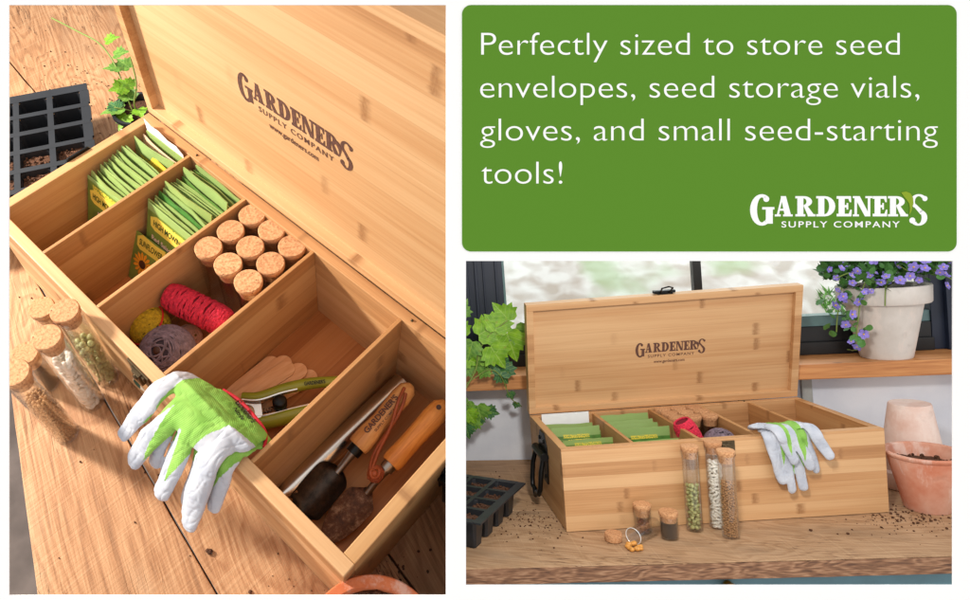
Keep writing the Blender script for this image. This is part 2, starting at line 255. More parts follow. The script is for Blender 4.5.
# ------------------------------------------------------------------ mesh helpers
T = Matrix.Translation
def Rot(ax, deg): return Matrix.Rotation(rad(deg), 4, ax)
def ico(sub=1):
    import bmesh
    b = bmesh.new(); bmesh.ops.create_icosphere(b, subdivisions=sub, radius=1); v = [tuple(x.co) for x in b.verts]; f = [[q.index for q in x.verts] for x in b.faces]; b.free(); return v, f
ICO = {1: ico(1), 2: ico(2), 3: ico(3)}
class MB:
    def __init__(s): s.v = []; s.f = []; s.mi = []
    def add(s, vs, fs, mi=0, M=None):
        n = len(s.v); s.v += [tuple(M @ Vector(p)) if M else tuple(p) for p in vs]
        s.f += [[i+n for i in f] for f in fs]; s.mi += [mi]*len(fs); return s
    def box(s, x0, x1, y0, y1, z0, z1, mi=0, M=None):
        v = [(x, y, z) for z in (z0, z1) for y in (y0, y1) for x in (x0, x1)]
        return s.add(v, [[0, 2, 3, 1], [4, 5, 7, 6], [0, 1, 5, 4], [2, 6, 7, 3], [0, 4, 6, 2], [1, 3, 7, 5]], mi, M)
    def tube(s, pts, r, n=10, mi=0, M=None, cap=True, sx=1.0, closed=False):
        pts = [Vector(p) for p in pts]; k = len(pts); rs = r if isinstance(r, (list, tuple)) else [r]*k
        vs = []; fs = []; up = None
        for i, p in enumerate(pts):
            if closed: t = (pts[(i+1) % k]-pts[i-1])
            else: t = (pts[min(i+1, k-1)]-pts[max(i-1, 0)])
            t = t.normalized() if t.length > 1e-9 else Vector((0, 0, 1))
            if up is None: up = t.orthogonal().normalized()
            up = (up-t*up.dot(t)); up = up.normalized() if up.length > 1e-6 else t.orthogonal().normalized()
            b = t.cross(up)
            for j in range(n):
                a = 2*math.pi*j/n; vs.append(p+(up*math.cos(a)*sx+b*math.sin(a))*rs[i])
        for i in range(k if closed else k-1):
            for j in range(n):
                a = i*n+j; b2 = i*n+(j+1) % n; c = ((i+1) % k)*n+(j+1) % n; d = ((i+1) % k)*n+j; fs.append([a, b2, c, d])
        if cap and not closed: fs.append(list(range(n))[::-1]); fs.append([(k-1)*n+j for j in range(n)])
        return s.add(vs, fs, mi, M)
    def lathe(s, prof, n=32, mi=0, M=None, sy=1.0, caps=True):
        vs = []; fs = []; k = len(prof)
        for (r, z) in prof:
            for j in range(n): a = 2*math.pi*j/n; vs.append((r*math.cos(a), r*math.sin(a)*sy, z))
        for i in range(k-1):
            for j in range(n): fs.append([i*n+j, i*n+(j+1) % n, (i+1)*n+(j+1) % n, (i+1)*n+j])
        if caps and prof[0][0] > 1e-6: fs.append(list(range(n))[::-1])
        if caps and prof[-1][0] > 1e-6: fs.append([(k-1)*n+j for j in range(n)])
        return s.add(vs, fs, mi, M)
    def ell(s, c, r, mi=0, M=None, sub=1, R=None):
        r = r if isinstance(r, (tuple, list)) else (r, r, r); v, f = ICO[sub]
        K = T(c) @ (R or Matrix.Identity(4)) @ Matrix.Diagonal((*r, 1))
        return s.add(v, f, mi, (M @ K) if M else K)
    def prism(s, poly, z0, z1, mi=0, M=None):
        n = len(poly); a = sum(poly[i][0]*poly[(i+1) % n][1]-poly[(i+1) % n][0]*poly[i][1] for i in range(n))
        if a < 0: poly = poly[::-1]
        vs = [(x, y, z0) for x, y in poly]+[(x, y, z1) for x, y in poly]
        fs = [list(range(n))[::-1], list(range(n, 2*n))]+[[i, (i+1) % n, n+(i+1) % n, n+i] for i in range(n)]
        return s.add(vs, fs, mi, M)
    def mesh(s, name, mats, smooth=False):
        me = bpy.data.meshes.new(name); me.from_pydata(s.v, [], s.f)
        for m_ in mats: me.materials.append(m_)
        for p, i in zip(me.polygons, s.mi): p.material_index = i; p.use_smooth = smooth
        me.validate(); me.update(); return me
    def build(s, name, mats, parent=None, smooth=False, bevel=0, M=None):
        if not isinstance(mats, (list, tuple)): mats = [mats]
        o = bpy.data.objects.new(name, s.mesh(name, mats, smooth)); COL.objects.link(o); o.parent = parent
        if M is not None: o.matrix_local = M
        if bevel:
            b = o.modifiers.new('bevel', 'BEVEL'); b.width = bevel; b.segments = 2; b.limit_method = 'ANGLE'; b.angle_limit = rad(40)
        if smooth:
            try: o.data.set_sharp_from_angle(angle=rad(50))
            except Exception: pass
        return o
ROOTS = []
def tag(o, label=None, cat=None, group=None, kind=None, frame='B', M=None):
    o.matrix_world = FR[frame] @ (M or Matrix.Identity(4))
    if label: o['label'] = label
    if cat: o['category'] = cat
    if group: o['group'] = group
    if kind: o['kind'] = kind
    ROOTS.append((o, frame)); return o
def thing(name, label, cat, frame, M=None, group=None):
    o = bpy.data.objects.new(name, None); COL.objects.link(o); o.empty_display_size = .02
    return tag(o, label, cat, group, None, frame, M)
def dup(src, label, frame, M, group=None):
    r = src.copy(); COL.objects.link(r)
    def rec(a, b):
        for ch in [x for x in bpy.data.objects if x.parent == a]:
            c = ch.copy(); COL.objects.link(c); c.parent = b; rec(ch, c)
    kids = [x for x in bpy.data.objects if x.parent == src]
    for ch in kids:
        c = ch.copy(); COL.objects.link(c); c.parent = r
        for g in [x for x in bpy.data.objects if x.parent == ch]: d = g.copy(); COL.objects.link(d); d.parent = c
    for k in ('group',):
        if k in r: del r[k]
    return tag(r, label, src.get('category'), group, None, frame, M)
def text_mb(body, bold=0.0, spacing=1.0):
    c = bpy.data.curves.new('t', 'FONT'); c.body = body; c.size = 1; c.offset = bold; c.space_character = spacing; c.resolution_u = 6
    o = bpy.data.objects.new('t', c); COL.objects.link(o); dg = bpy.context.evaluated_depsgraph_get()
    me = bpy.data.meshes.new_from_object(o.evaluated_get(dg)); vs = [tuple(v.co) for v in me.vertices]; fs = [list(p.vertices) for p in me.polygons]
    bpy.data.objects.remove(o); bpy.data.curves.remove(c); bpy.data.meshes.remove(me)
    x0 = min(v[0] for v in vs); x1 = max(v[0] for v in vs); return vs, fs, x0, x1
def add_text(mb, body, x, y, w, h=None, bold=0.0, spacing=1.0, mi=0, M=None, z=0.0, capr=.73):
    """flat text: left x, baseline y, total width w; h = cap height (else in proportion)"""
    vs, fs, x0, x1 = text_mb(body, bold, spacing); sx = w/(x1-x0); sy = sx if h is None else h/capr
    mb.add([(x+(a-x0)*sx, y+b*sy, z) for a, b, c in vs], fs, mi, M)

def arc(cx, cy, ro, ri, a0, a1, n=10, ecc=1.0):
    """list of quads making an arc; ro/ri are (rx,ry) outer and inner radii, ecc not used"""
    out = []
    for i in range(n):
        p = []
        for (r, t) in ((ro, i), (ro, i+1), (ri, i+1), (ri, i)):
            a = rad(a0+(a1-a0)*t/n); p.append((cx+r[0]*math.cos(a), cy+r[1]*math.sin(a)))
        out.append(p)
    return out
def rect(x0, x1, y0, y1): return [[(x0, y0), (x1, y0), (x1, y1), (x0, y1)]]
def glyph(ch):
    if ch == 'E': return rect(.1, .40, 0, 1)+rect(0, .72, 0, .13)+rect(0, .70, .87, 1)+rect(.35, .56, .44, .56)+rect(.50, .58, .34, .66)+[[(.60, .10), (.74, 0), (.76, .33), (.69, .33)]]+[[(.58, .9), (.72, 1), (.73, .70), (.66, .70)]]
    if ch == 'A': return [[(.30, 1), (.56, 1), (.82, .06), (.50, .06)]]+[[(.33, .98), (.42, .98), (.20, .06), (.10, .06)]]+rect(0, .30, 0, .10)+rect(.42, .90, 0, .10)+rect(.20, .55, .28, .38)
    if ch == 'D': return rect(.1, .40, 0, 1)+rect(0, .45, 0, .11)+rect(0, .45, .89, 1)+arc(.42, .5, (.52, .5), (.22, .39), -90, 90)
    if ch == 'R': return rect(.1, .40, 0, 1)+rect(0, .50, 0, .11)+rect(0, .45, .89, 1)+arc(.42, .73, (.42, .27), (.14, .16), -90, 90)+[[(.42, .50), (.60, .52), (.92, .10), (.62, .06)]]+rect(.62, 1.0, 0, .11)
    if ch == 'N': return rect(.08, .20, 0, 1)+[[(.05, 1), (.34, 1), (.86, .0), (.60, .0)]]+rect(.74, .86, 0, 1)+rect(0, .30, 0, .10)+rect(.62, .96, .90, 1)+rect(0, .3, .9, 1)
    if ch == 'G': return arc(.58, .32, (.58, .78), (.24, .62), 60, 300, 18)+arc(.58, .32, (.58, .78), (.30, .62), 300, 345, 5)+rect(.78, 1.12, -.36, .40)+rect(.60, 1.20, .34, .46)+arc(.80, .86, (.15, .15), (0, 0), 0, 360, 10)
    if ch == 'S': return arc(.48, .74, (.42, .36), (.20, .26), 40, 250, 12)+[[(.14, .52), (.42, .46), (.80, .18), (.52, .28)]]+[[(.12, .62), (.34, .60), (.86, .10), (.56, .10)]]+arc(.46, -.06, (.44, .40), (.16, .30), -140, 70, 14)+arc(.78, .88, (.13, .13), (0, 0), 0, 360, 10)+arc(.16, -.20, (.15, .15), (0, 0), 0, 360, 10)
    if ch == "'": return [[(0, 1.02), (.16, 1.08), (.22, .80), (.06, .62)]]
LAY = [('G', 0, 1.0), ('A', 1.22, .98), ('R', 2.24, .98), ('D', 3.27, 1.0), ('E', 4.28, .98), ('N', 5.08, 1.0), ('E', 6.06, .95), ('R', 6.82, .98), ('S', 7.86, 1.0)]
def logo(mb, x, y, s, depth=0.0004, mi=0, M=None, sy=1.0, url=False):
    """shop logo: x,y = left end of the baseline of the capitals, s = capital height"""
    k = 0
    for ch, gx, gw in LAY:
        for poly in glyph(ch):
            k += 1; mb.prism([(x+(gx+px*gw)*s, y+py*s*sy) for px, py in poly], 0, depth+(k % 7)*depth*.06, mi, M)
    add_text(mb, 'SUPPLY COMPANY', x+1.55*s, y-.54*s*sy, 5.85*s, .31*s*sy, .012, 1.25, mi, M, depth)
    if url: add_text(mb, 'www.gardeners.com', x+2.3*s, y-1.15*s*sy, 3.9*s, .33*s*sy, .015, 1.0, mi, M, depth)
def leafshape(mb, x, y, s, depth, mi=0, M=None):
    P = [(0, .0), (.28, .1), (.46, .42), (.42, .78), (.25, .60), (-.04, .66), (-.30, .94), (-.14, .5), (-.12, .2)]
    P = [(-.34, 1.02), (-.12, 1.06), (.08, .98), (.20, .78), (.22, .52), (.12, .14), (.03, .0), (.06, .30), (.02, .52), (-.10, .70), (-.22, .84)]
    mb.prism([(x+a*s, y+b*s) for a, b in P], 0, depth, mi, M)

# ------------------------------------------------------------------ the white board and its green sign
BD = .33
def bpt(px, py): return ((px-350)/680*BD, -(py-260)/680*BD)
FR['S'] = Matrix(((RIGHT.x, -DOWN.x, -FWD.x, 0), (RIGHT.y, -DOWN.y, -FWD.y, 0), (RIGHT.z, -DOWN.z, -FWD.z, 0), (0, 0, 0, 1)))
FR['S'].translation = EYE+FWD*BD        # x right, y up, z to the viewer; the board's front face is z = 0
xl, yt = -.25, .21; xr, yb = .38, -.25
a0, b1 = bpt(9, 5); a1, b0 = bpt(446, 595); c0, d1 = bpt(466, 261); c1, d0 = bpt(953, 585)
mb = MB()
xs_ = [xl, a0, a1, c0, c1, xr]; ys_ = [yb, b0, d0, d1, b1, yt]
def hole(i, j):
    cx = (xs_[i]+xs_[i+1])/2; cy = (ys_[j]+ys_[j+1])/2
    return (a0 < cx < a1 and b0 < cy < b1) or (c0 < cx < c1 and d0 < cy < d1)
TH = .0006
idx = {}
def vid(i, j, k):
    if (i, j, k) not in idx: idx[(i, j, k)] = len(mb.v); mb.v.append((xs_[i], ys_[j], -TH*k))
    return idx[(i, j, k)]
for i in range(5):
    for j in range(5):
        if hole(i, j): continue
        mb.f.append([vid(i, j, 0), vid(i+1, j, 0), vid(i+1, j+1, 0), vid(i, j+1, 0)]); mb.f.append([vid(i, j, 1), vid(i, j+1, 1), vid(i+1, j+1, 1), vid(i+1, j, 1)])
        for (di, dj, e) in ((-1, 0, ((i, j+1), (i, j))), (1, 0, ((i+1, j), (i+1, j+1))), (0, -1, ((i, j), (i+1, j))), (0, 1, ((i+1, j+1), (i, j+1)))):
            ni, nj = i+di, j+dj
            if not (0 <= ni < 5 and 0 <= nj < 5) or hole(ni, nj):
                (p, q) = e; mb.f.append([vid(*p, 0), vid(*p, 1), vid(*q, 1), vid(*q, 0)])
mb.mi = [0]*len(mb.f)
tag(mb.build('white_board', BOARD), kind='structure', frame='S')
# added unseen partition behind the board, keeps light of the two scenes apart
pm = MB(); pz = _d.normalized(); pn = CUT_N; FR['P'] = Matrix.Identity(4)
def ppt(t, h, w): return EYE+_d*t-DOWN*h+pn*w
vs = [ppt(t, h, w) for t in (BD+.004, 3.2) for h in (-.9, .6) for w in (-.0015, .0015)]
pm.add(vs, [[0, 1, 3, 2], [4, 6, 7, 5], [0, 4, 5, 1], [2, 3, 7, 6], [0, 2, 6, 4], [1, 5, 7, 3]])
tag(pm.build('partition_light_block', PART), kind='structure')

sg = thing('green_sign', 'flat green sign with rounded corners and white lettering above the front view of the box', 'sign', 'S')
(gx0, gy1), (gx1, gy0) = bpt(462, 5.5), bpt(956, 251.5); r_ = 9/680*BD; poly = []
for cx, cy, a in ((gx1-r_, gy1-r_, 0), (gx0+r_, gy1-r_, 90), (gx0+r_, gy0+r_, 180), (gx1-r_, gy0+r_, 270)):
    for k in range(9): t = rad(a+k*90/8); poly.append((cx+r_*math.cos(t), cy+r_*math.sin(t)))
MB().prism(poly, .00005, .0004).build('sign_panel', SIGN, sg)
px = BD/680
for body, x0, x1, by in (('Perfectly sized to store seed', 481, 899, 55.4), ('envelopes, seed storage vials,', 480, 918.5, 98.2), ('gloves, and small seed-starting', 480, 937, 141), ('tools!', 481, 562, 184)):
    q = MB(); X, Y = bpt(x0, by); add_text(q, body, X, Y, (x1-x0)*px, 24*px, -.012, 1.0, 0, None, .00044); q.build('lettering', LETW, sg)
q = MB(); X, Y = bpt(749.5, 216.5); logo(q, X, Y, 20.2*px, .0001, 0, T((0, 0, .00041))); q.build('logo', LETW, sg)
q = MB(); X, Y = bpt(907.5, 215); leafshape(q, X, Y, 22*px, .00005, 0, T((0, 0, .00065))); q.build('emblem_leaf', OLV, sg)

# ------------------------------------------------------------------ the seed box
def bail_handle(parent, x, y, z, side):
    M_ = T((x, y, z)) @ Matrix.Scale(1.45 if side < 0 else .95, 4) @ Matrix(((0, 0, side, 0), (side, 0, 0, 0), (0, 1, 0, 0), (0, 0, 0, 1)))
    q = MB(); q.prism([(-.014, -.03), (.014, -.03), (.018, -.006), (.017, .012), (.008, .025), (-.008, .025), (-.017, .012), (-.018, -.006)], 0, .0016)
    q.tube([(-.021, 0.002, .0045), (.021, .002, .0045)], .0046, 10)
    for sx, sy in ((-.009, .016), (.009, .016), (-.009, -.022), (.009, -.022)): q.ell((sx, sy, .002), (.0025, .0025, .0012), sub=2)
    h = q.build('side_handle', BLK, parent, bevel=.0003, M=M_)
    q = MB(); pts = [(-.017, .001, .005), (-.0185, -.015, .009), (-.0185, -.033, .011), (-.014, -.040, .012), (-.006, -.040, .012), (0, -.046, .0125), (.006, -.040, .012), (.014, -.040, .012), (.0185, -.033, .011), (.0185, -.015, .009), (.017, .001, .005)]
    q.tube(pts, .0026, 8); q.build('handle_bail', BLK, h, True)
def seed_box(frame, label, D, H, LH, t, xs, td, phi, DL, rec, lx, ly, ls, lsy):
    L = .46; bx = thing('seed_box', label, 'box', frame)
    MB().box(0, L, 0, t, .0006, H).build('front_wall', BX[0], bx, bevel=.0007)
    MB().box(0, L, D-t, D, .0006, H).build('back_wall', BX[1], bx, bevel=.0007)
    MB().box(0, t, t+.0001, D-t-.0001, .0006, H-.0002).build('side_wall', BY[0], bx, bevel=.0007)
    MB().box(L-t, L, t+.0001, D-t-.0001, .0006, H-.0002).build('side_wall', BY[1], bx, bevel=.0007)
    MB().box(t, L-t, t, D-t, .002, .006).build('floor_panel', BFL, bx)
    for i, x in enumerate(xs): MB().box(x, x+td, t+.0001, D-t-.0001, .0062, H-.0004).build('divider', BY[2+i % 3], bx, bevel=.0005)
    M_ = Matrix(((1, 0, 0, 0), (0, -math.cos(phi), -math.sin(phi), D), (0, math.sin(phi), -math.cos(phi), H), (0, 0, 0, 1)))
    q = MB(); lt = max(t, .009); q.box(0, L, .0008, lt, -LH, 0).box(0, L, DL-lt, DL, -LH, 0); q.box(0, lt, lt, DL-lt, -LH, -.0001).box(L-lt, L, lt, DL-lt, -LH, -.0001)
    lid = q.build('lid', BXY, bx, bevel=.0006, M=M_)
    MB().box(lt, L-lt, lt, DL-lt, -rec-.005, -rec).build('lid_panel', BXY2, lid)
    q = MB(); logo(q, lx, ly, ls, .0002, 0, T((0, 0, -rec+.0001)), lsy, True); leafshape(q, lx+7.75*ls, ly+.0*ls, ls*1.0, .00025, 0, T((0, 0, -rec+.00012))); q.build('engraved_logo', BURN, lid)
    for x in (.09, .37):
        q = MB(); q.tube([(x-.010, D+.0018, H), (x+.010, D+.0018, H)], .0018, 8); q.ell((x-.004, D-t+.005, H+.0004), .0013, sub=2); q.build('hinge', BRZ, bx)
    q = MB(); q.box(.220, .248, -.0018, 0, H-.026, H-.003); q.box(.225, .243, -.0034, -.0016, H-.014, H-.007); q.box(.229, .239, -.0052, -.0016, H-.022, H-.006); q.ell((.234, -.0055, H-.011), (.003, .0015, .003), sub=2)
    q.build('latch', BRZ, bx, bevel=.0004)
    q = MB(); q.box(.221, .247, DL, DL+.0016, -.022, -.004); q.tube([(.227, DL+.002, -.006), (.225, DL+.013, .004), (.234, DL+.017, .010), (.243, DL+.013, .004), (.241, DL+.002, -.006)], .0014, 8); q.box(.216, .252, DL+.0016, DL+.006, -.013, -.006)
    q.build('lid_hasp', BLK, lid, bevel=.0003)
    bail_handle(bx, 0, D*.54, H*.68, -1); bail_handle(bx, L, D*.66, H*.66, 1)
    return bx
BXY2 = bamboo('bamboo_lid_panel', 0, 1, 12, .027)
A_ = dict(D=.187, H=.104, t=.0105); B_ = dict(D=.1995, H=.1223, t=.0118)
boxA = seed_box('A', 'open bamboo seed box with gloves and trowels, filling the left view', .187, .104, .025, .0105, [.0783, .1615, .2530, .3560], .0035, 1.554, .2734, .009, .1585, .1175, .0146, 1.28)
boxB = seed_box('B', 'open bamboo seed box with handle on its left side, right view', .1995, .1223, .0165, .0118, [.1045, .2000, .2840, .3690], .0055, 1.3865, .1995, .0085, .1865, .0965, .0135, 1.25)

# ------------------------------------------------------------------ vials
def fill_points(r, z0, z1, md, nmax, seed):
    rnd = random.Random(seed); pts = []; cell = {}; tries = 0
    while len(pts) < nmax and tries < nmax*60:
        tries += 1; a = rnd.uniform(0, 2*math.pi); q = r*math.sqrt(rnd.uniform(.25, 1)); z = rnd.uniform(z0, z1); p = (q*math.cos(a), q*math.sin(a), z)
        key = tuple(int(c//md) for c in p); ok = True
        for dx in (-1, 0, 1):
            for dy in (-1, 0, 1):
                for dz in (-1, 0, 1):
                    for w in cell.get((key[0]+dx, key[1]+dy, key[2]+dz), ()):
                        if (w[0]-p[0])**2+(w[1]-p[1])**2+(w[2]-p[2])**2 < md*md: ok = False; break
        if ok: pts.append(p); cell.setdefault(key, []).append(p)
    return pts
def rrot(rnd): return Matrix.Rotation(rnd.uniform(0, 6.28), 4, Vector((rnd.gauss(0, 1), rnd.gauss(0, 1), rnd.gauss(0, 1))).normalized())
def vial(label, frame, M, h=.117, r=.011, fill=None, fh=.6, group=None, cork=True, cat='vial'):
    v = thing('glass_vial', label, cat, frame, M, group); w = .0008; ch = .010
    q = MB(); q.lathe([(r-.002, 0), (r, .002), (r, h-.006), (r+.0006, h-.0045), (r+.0006, h-.003), (r-w, h-.003), (r-w, .003), (r-w-.002, .0016), (0.0001, .0016)], 28)
    q.build('glass_tube', GLASS, v, True)
    if not cork: q = MB(); q.tube([(r*math.cos(a), r*math.sin(a), h-.003) for a in [2*math.pi*i/30 for i in range(30)]], .00045, 7, closed=True); q.build('glass_lip', simple('glass_lip_highlight', (235, 240, 240), .1) if 'glass_lip_highlight' not in MATS else MATS['glass_lip_highlight'], v, True)  # opaque white ring paints a highlight on the open bottle's mouth
    if cork:
        q = MB(); n = 28; q.lathe([(r-w-.0012, h-ch-.003), (r-w-.0004, h-.004), (r+.0008, h-.0005), (r+.0010, h+.0035), (r+.0002, h+.0045), (0.0001, h+.0045)], n); q.build('cork_stopper', CORK, v, True)
    if fill:
        q = MB(); rnd = random.Random(hash(fill) % 7+len(label)); ri = r-w-.0004; top = h*fh; nm = {'pea': 'peas', 'bean': 'beans', 'grain': 'grains', 'black': 'seeds', 'brown': 'seeds'}[fill]
        if fill == 'pea': md, n_, rr, mt, sb = .0046, 220, (.0031, .0029, .0027), PEA, 2
        if fill == 'bean': md, n_, rr, mt, sb = .0038, 330, (.0042, .0023, .0020), BEAN, 2
        if fill == 'grain': md, n_, rr, mt, sb = .0026, 900, (.0016, .0015, .0015), GRN, 1
        if fill == 'brown': md, n_, rr, mt, sb = .0045, 60, (.0038, .003, .0022), BSEED, 2
        if fill == 'black': q.lathe([(.0001, .0018), (ri-.002, .0018), (ri, .003), (ri, top), (ri*.5, top+.001), (.0001, top+.001)], 24); q.build(nm, DRK, v, True)
        else:
            mx = max(rr)
            for p in fill_points(ri-rr[1], .0035, top, md, n_, len(label)*7+3): q.ell(p, rr, sub=sb, R=Matrix.Rotation(math.atan2(p[1], p[0])+1.57, 4, 'Z') @ Matrix.Rotation(rnd.uniform(-1.2, 1.2), 4, 'Y') if fill == 'bean' else rrot(rnd))
            q.build(nm, mt, v, True)
    return v
vial('tall corked glass vial of green peas nearest the box in the left view', 'A', T((.160, -.0125, 0)), fill='pea', fh=.62)
vial('tall corked glass vial of white beans between the peas and the brown grains, left view', 'A', T((.171, -.036, 0)), fill='bean', fh=.74)
vial('tall corked glass vial of brown grains nearest the left edge, left view', 'A', T((.180, -.070, 0)), fill='grain', fh=.66)
vial('short corked glass vial behind the tall pea vial, left view', 'A', T((.093, -.018, 0)), h=.055, fill='brown', fh=.4)
vial('short corked vial of black seeds between two tall vials, left view', 'A', T((.124, -.054, 0)), h=.055, fill='black', fh=.6)
vial('tall corked glass vial half full of green peas in front of the box', 'B', T((.1762, -.0177, 0)), fill='pea', fh=.56)
vial('tall corked glass vial of white beans standing behind two other vials under the latch', 'B', T((.2110, -.0135, 0)), h=.120, fill='bean', fh=.80)
vial('tall corked glass vial of brown grains, rightmost in front of the box', 'B', T((.2123, -.0459, 0)), fill='grain', fh=.66)
vial('short corked glass bottle full of black seeds beside the tall pea vial', 'B', T((.1324, -.0379, 0)), h=.034, r=.0118, fill='black', fh=.70, cat='bottle')
vial('short corked glass bottle with a few brown seeds, against the box front', 'B', T((.1047, -.0165, 0)), h=.038, r=.0112, fill='brown', fh=.42, cat='bottle')
tipM = T((.0765, -.052, .0118)) @ Rot('Z', 37) @ Rot('Y', 90) @ T((0, 0, 0))
vial('uncorked glass bottle lying on its side with golden seeds spilling out', 'B', T((.122, -.0165, .0112)) @ Rot('Z', 217) @ Rot('Y', 90), h=.058, r=.0112, cork=False, cat='bottle')
q = MB(); q.lathe([(.0095, 0), (.0112, .001), (.0118, .0105), (.011, .0118), (.0001, .0118)], 28)
tag(q.build('cork', CORK, None, True), 'loose cork stopper lying on the bench in front of the box corner', 'cork', frame='B', M=T((.0556, -.0355, 0)))
rnd = random.Random(3); src = None
for i in range(11):
    x = .0715+rnd.uniform(-.011, .012); y = -.062+rnd.uniform(-.009, .010)
    if src is None:
        q = MB(); q.ell((0, 0, .003), (.0042, .0034, .0031), sub=2); src = q.build('golden_seed', NUG, None, True); o = src
    else: o = src.copy(); COL.objects.link(o)
    tag(o, 'golden seed spilled on the bench from the tipped bottle', 'seed', 'golden seeds spilled from the tipped bottle', frame='B', M=T((x, y, 0)) @ Rot('Z', rnd.uniform(0, 360)) @ Matrix.Scale(rnd.uniform(.75, 1.15), 4))
# nine corked vials in the third compartment
def nine(frame, x0, x1, y0, y1, h, r, where):
    src = None
    rows = {0: 'front row', 1: 'middle row', 2: 'back row'}; cols = {0: 'left', 1: 'middle', 2: 'right'}
    for j in range(3):
        for i in range(3):
            M_ = T((x0+(x1-x0)*i/2, y0+(y1-y0)*j/2, .0062)) @ Rot('Z', 40*i+70*j)
            lb = 'corked vial standing in the box, %s of the %s of nine, %s' % (cols[i], rows[j], where)
            if src is None: src = vial(lb, frame, M_, h=h, r=r, group='nine corked vials, '+where)
            else: dup(src, lb, frame, M_, 'nine corked vials, '+where)
nine('A', .1805, .2345, .1165, .1695, .090, .0118, 'left view'); nine('B', .2185, .2705, .118, .173, .1150, .0118, 'right view')

# ------------------------------------------------------------------ seed packets
def packet_mesh(w, h, mat, title=False, th=.0012):
    q = MB(); sd = random.random()*50; A = random.uniform(-.0022, .0022); n = 8; f = []; b = []
    for j in range(n+1):
        for i in range(n+1):
            x = -w/2+w*i/n; z = h*j/n; top = (.0012*noise.noise(Vector((x*60, sd, 0))) if j == n else 0)
            d = A*math.sin(math.pi*i/n)*(.4+j/n)+noise.noise(Vector((x*35, z*30, sd)))*.0012; pf = .0011*math.sin(math.pi*i/n)*math.sin(math.pi*min(1, j/n*1.08))
            f.append((x, d-th/2-pf, z+top)); b.append((x, d+th/2+pf, z+top))
    k = (n+1)**2; fs = []
    for j in range(n):
        for i in range(n):
            a = j*(n+1)+i; fs.append([a, a+1, a+n+2, a+n+1]); fs.append([k+a, k+a+n+1, k+a+n+2, k+a+1])
    ring = [i for i in range(n+1)]+[j*(n+1)+n for j in range(1, n+1)]+[n*(n+1)+i for i in range(n-1, -1, -1)]+[j*(n+1) for j in range(n-1, 0, -1)]
    for u in range(len(ring)): a, c = ring[u], ring[(u+1) % len(ring)]; fs.append([a, k+a, k+c, c])
    q.add(f+b, fs); return q
def flat_packet(w, h, th=.0012):
    q = MB(); q.box(-w/2, w/2, -th/2, th/2, 0, h); return q
def packet(frame, x, y, z, w, h, tilt, yaw, mat, label, group, titled=None, roll=0):
    M_ = T((x, y, z)) @ Rot('Z', yaw) @ Rot('X', -tilt) @ Rot('Y', roll)
    if titled is None:
        return tag(packet_mesh(w, h, mat).build('seed_packet', mat, None, True), label, 'seed packet', group, frame=frame, M=M_)
    r = thing('seed_packet', label, 'seed packet', frame, M_, group); flat_packet(w, h).build('envelope', mat, r, bevel=.0004)
    F = Matrix(((1, 0, 0, 0), (0, 0, -1, -.0008), (0, 1, 0, 0), (0, 0, 0, 1)))
    q = MB(); ym = titled[0]*h
    q.prism([(-w*.40, ym-.006), (-w*.30, ym-.009), (w*.36, ym-.008), (w*.42, ym-.002), (w*.38, ym+.008), (w*.1, ym+.007), (-w*.28, ym+.0085), (-w*.42, ym+.004)], 0, .0002, 1, F)
    add_text(q, titled[1], -w*.34, ym-.0035, w*.68, .007, .02, 1.0, 2, F, .0004)
    for k, (s_, wd) in enumerate(titled[2]): add_text(q, s_, -w*wd/2, ym-.021-k*.010, w*wd, .0058, .012, 1.0, 3, F, .0003)
    if len(titled) > 3:
        for cx, cz, rr in titled[3]:
            for k in range(14):
                a = k*2*math.pi/14; q.prism([(cx+rr*.3*math.cos(a-.2), cz+rr*.3*math.sin(a-.2)), (cx+rr*.8*math.cos(a-.16), cz+rr*.8*math.sin(a-.16)), (cx+rr*math.cos(a), cz+rr*math.sin(a)), (cx+rr*.8*math.cos(a+.16), cz+rr*.8*math.sin(a+.16)), (cx+rr*.3*math.cos(a+.2), cz+rr*.3*math.sin(a+.2))], 0, .0002+.00002*k, 4, F)
            q.ell((cx, -.0012, cz), (rr*.36, .0006, rr*.36), 5, sub=2)
    q.build('printed_front', [mat, PKYELLOW, PKINK, PRW, ORANGE, BROWN], r)
    return r
rnd = random.Random(11)
gA1 = 'green seed packets in the far left compartment, left view'; gA2 = 'green seed packets in the second compartment, left view'
packet('A', .0445, .068, .0062, .060, .088, 20, 2, PK, 'front seed packet with yellow title band in the far left compartment, left view', None, (.78, 'HIGH MOWING', [('Beet', .4)]))
for k in range(15):
    f = k/14; w = .060+rnd.uniform(-.001, .001)
    packet('A', .0445+rnd.uniform(-.0015, .0015), .0735+f*.050, .0062, w, .088+rnd.uniform(-.002, .003)+f*.004, 18-f*6, rnd.uniform(-2.5, 2.5), PK2 if k % 3 == 1 else PK, 'green seed packet in the dense stack of the far left compartment, left view', gA1)
packet('A', .046, .132, .0062, .058, .090, 15, -3, PKY, 'yellow seed packet behind the dense green stack, left view', None)
packet('A', .046, .139, .0062, .060, .097, 12, 4, PK2, 'pale green seed packet leaning out behind the yellow one, left view', None)
packet('A', .045, .146, .0062, .060, .093, 12, -2, PKC, 'cream seed packet with a vegetable picture near the back, left view', None)
packet('A', .046, .158, .0062, .060, .095, 8, 0, PK, 'dark green seed packet just in front of the white paper, left view', None)
q = MB(); q.prism([(-.029, 0), (.031, 0), (.031, .098), (.022, .1035), (.008, .102), (-.006, .1065), (-.018, .105), (-.029, .109)], -.0003, .0003, 0, Matrix(((1, 0, 0, 0), (0, 0, -1, 0), (0, 1, 0, 0), (0, 0, 0, 1))))
tag(q.build('white_paper', WHT), 'white paper slip with a wavy torn top edge behind the packets, left view', 'paper', frame='A', M=T((.045, .172, .0062)))
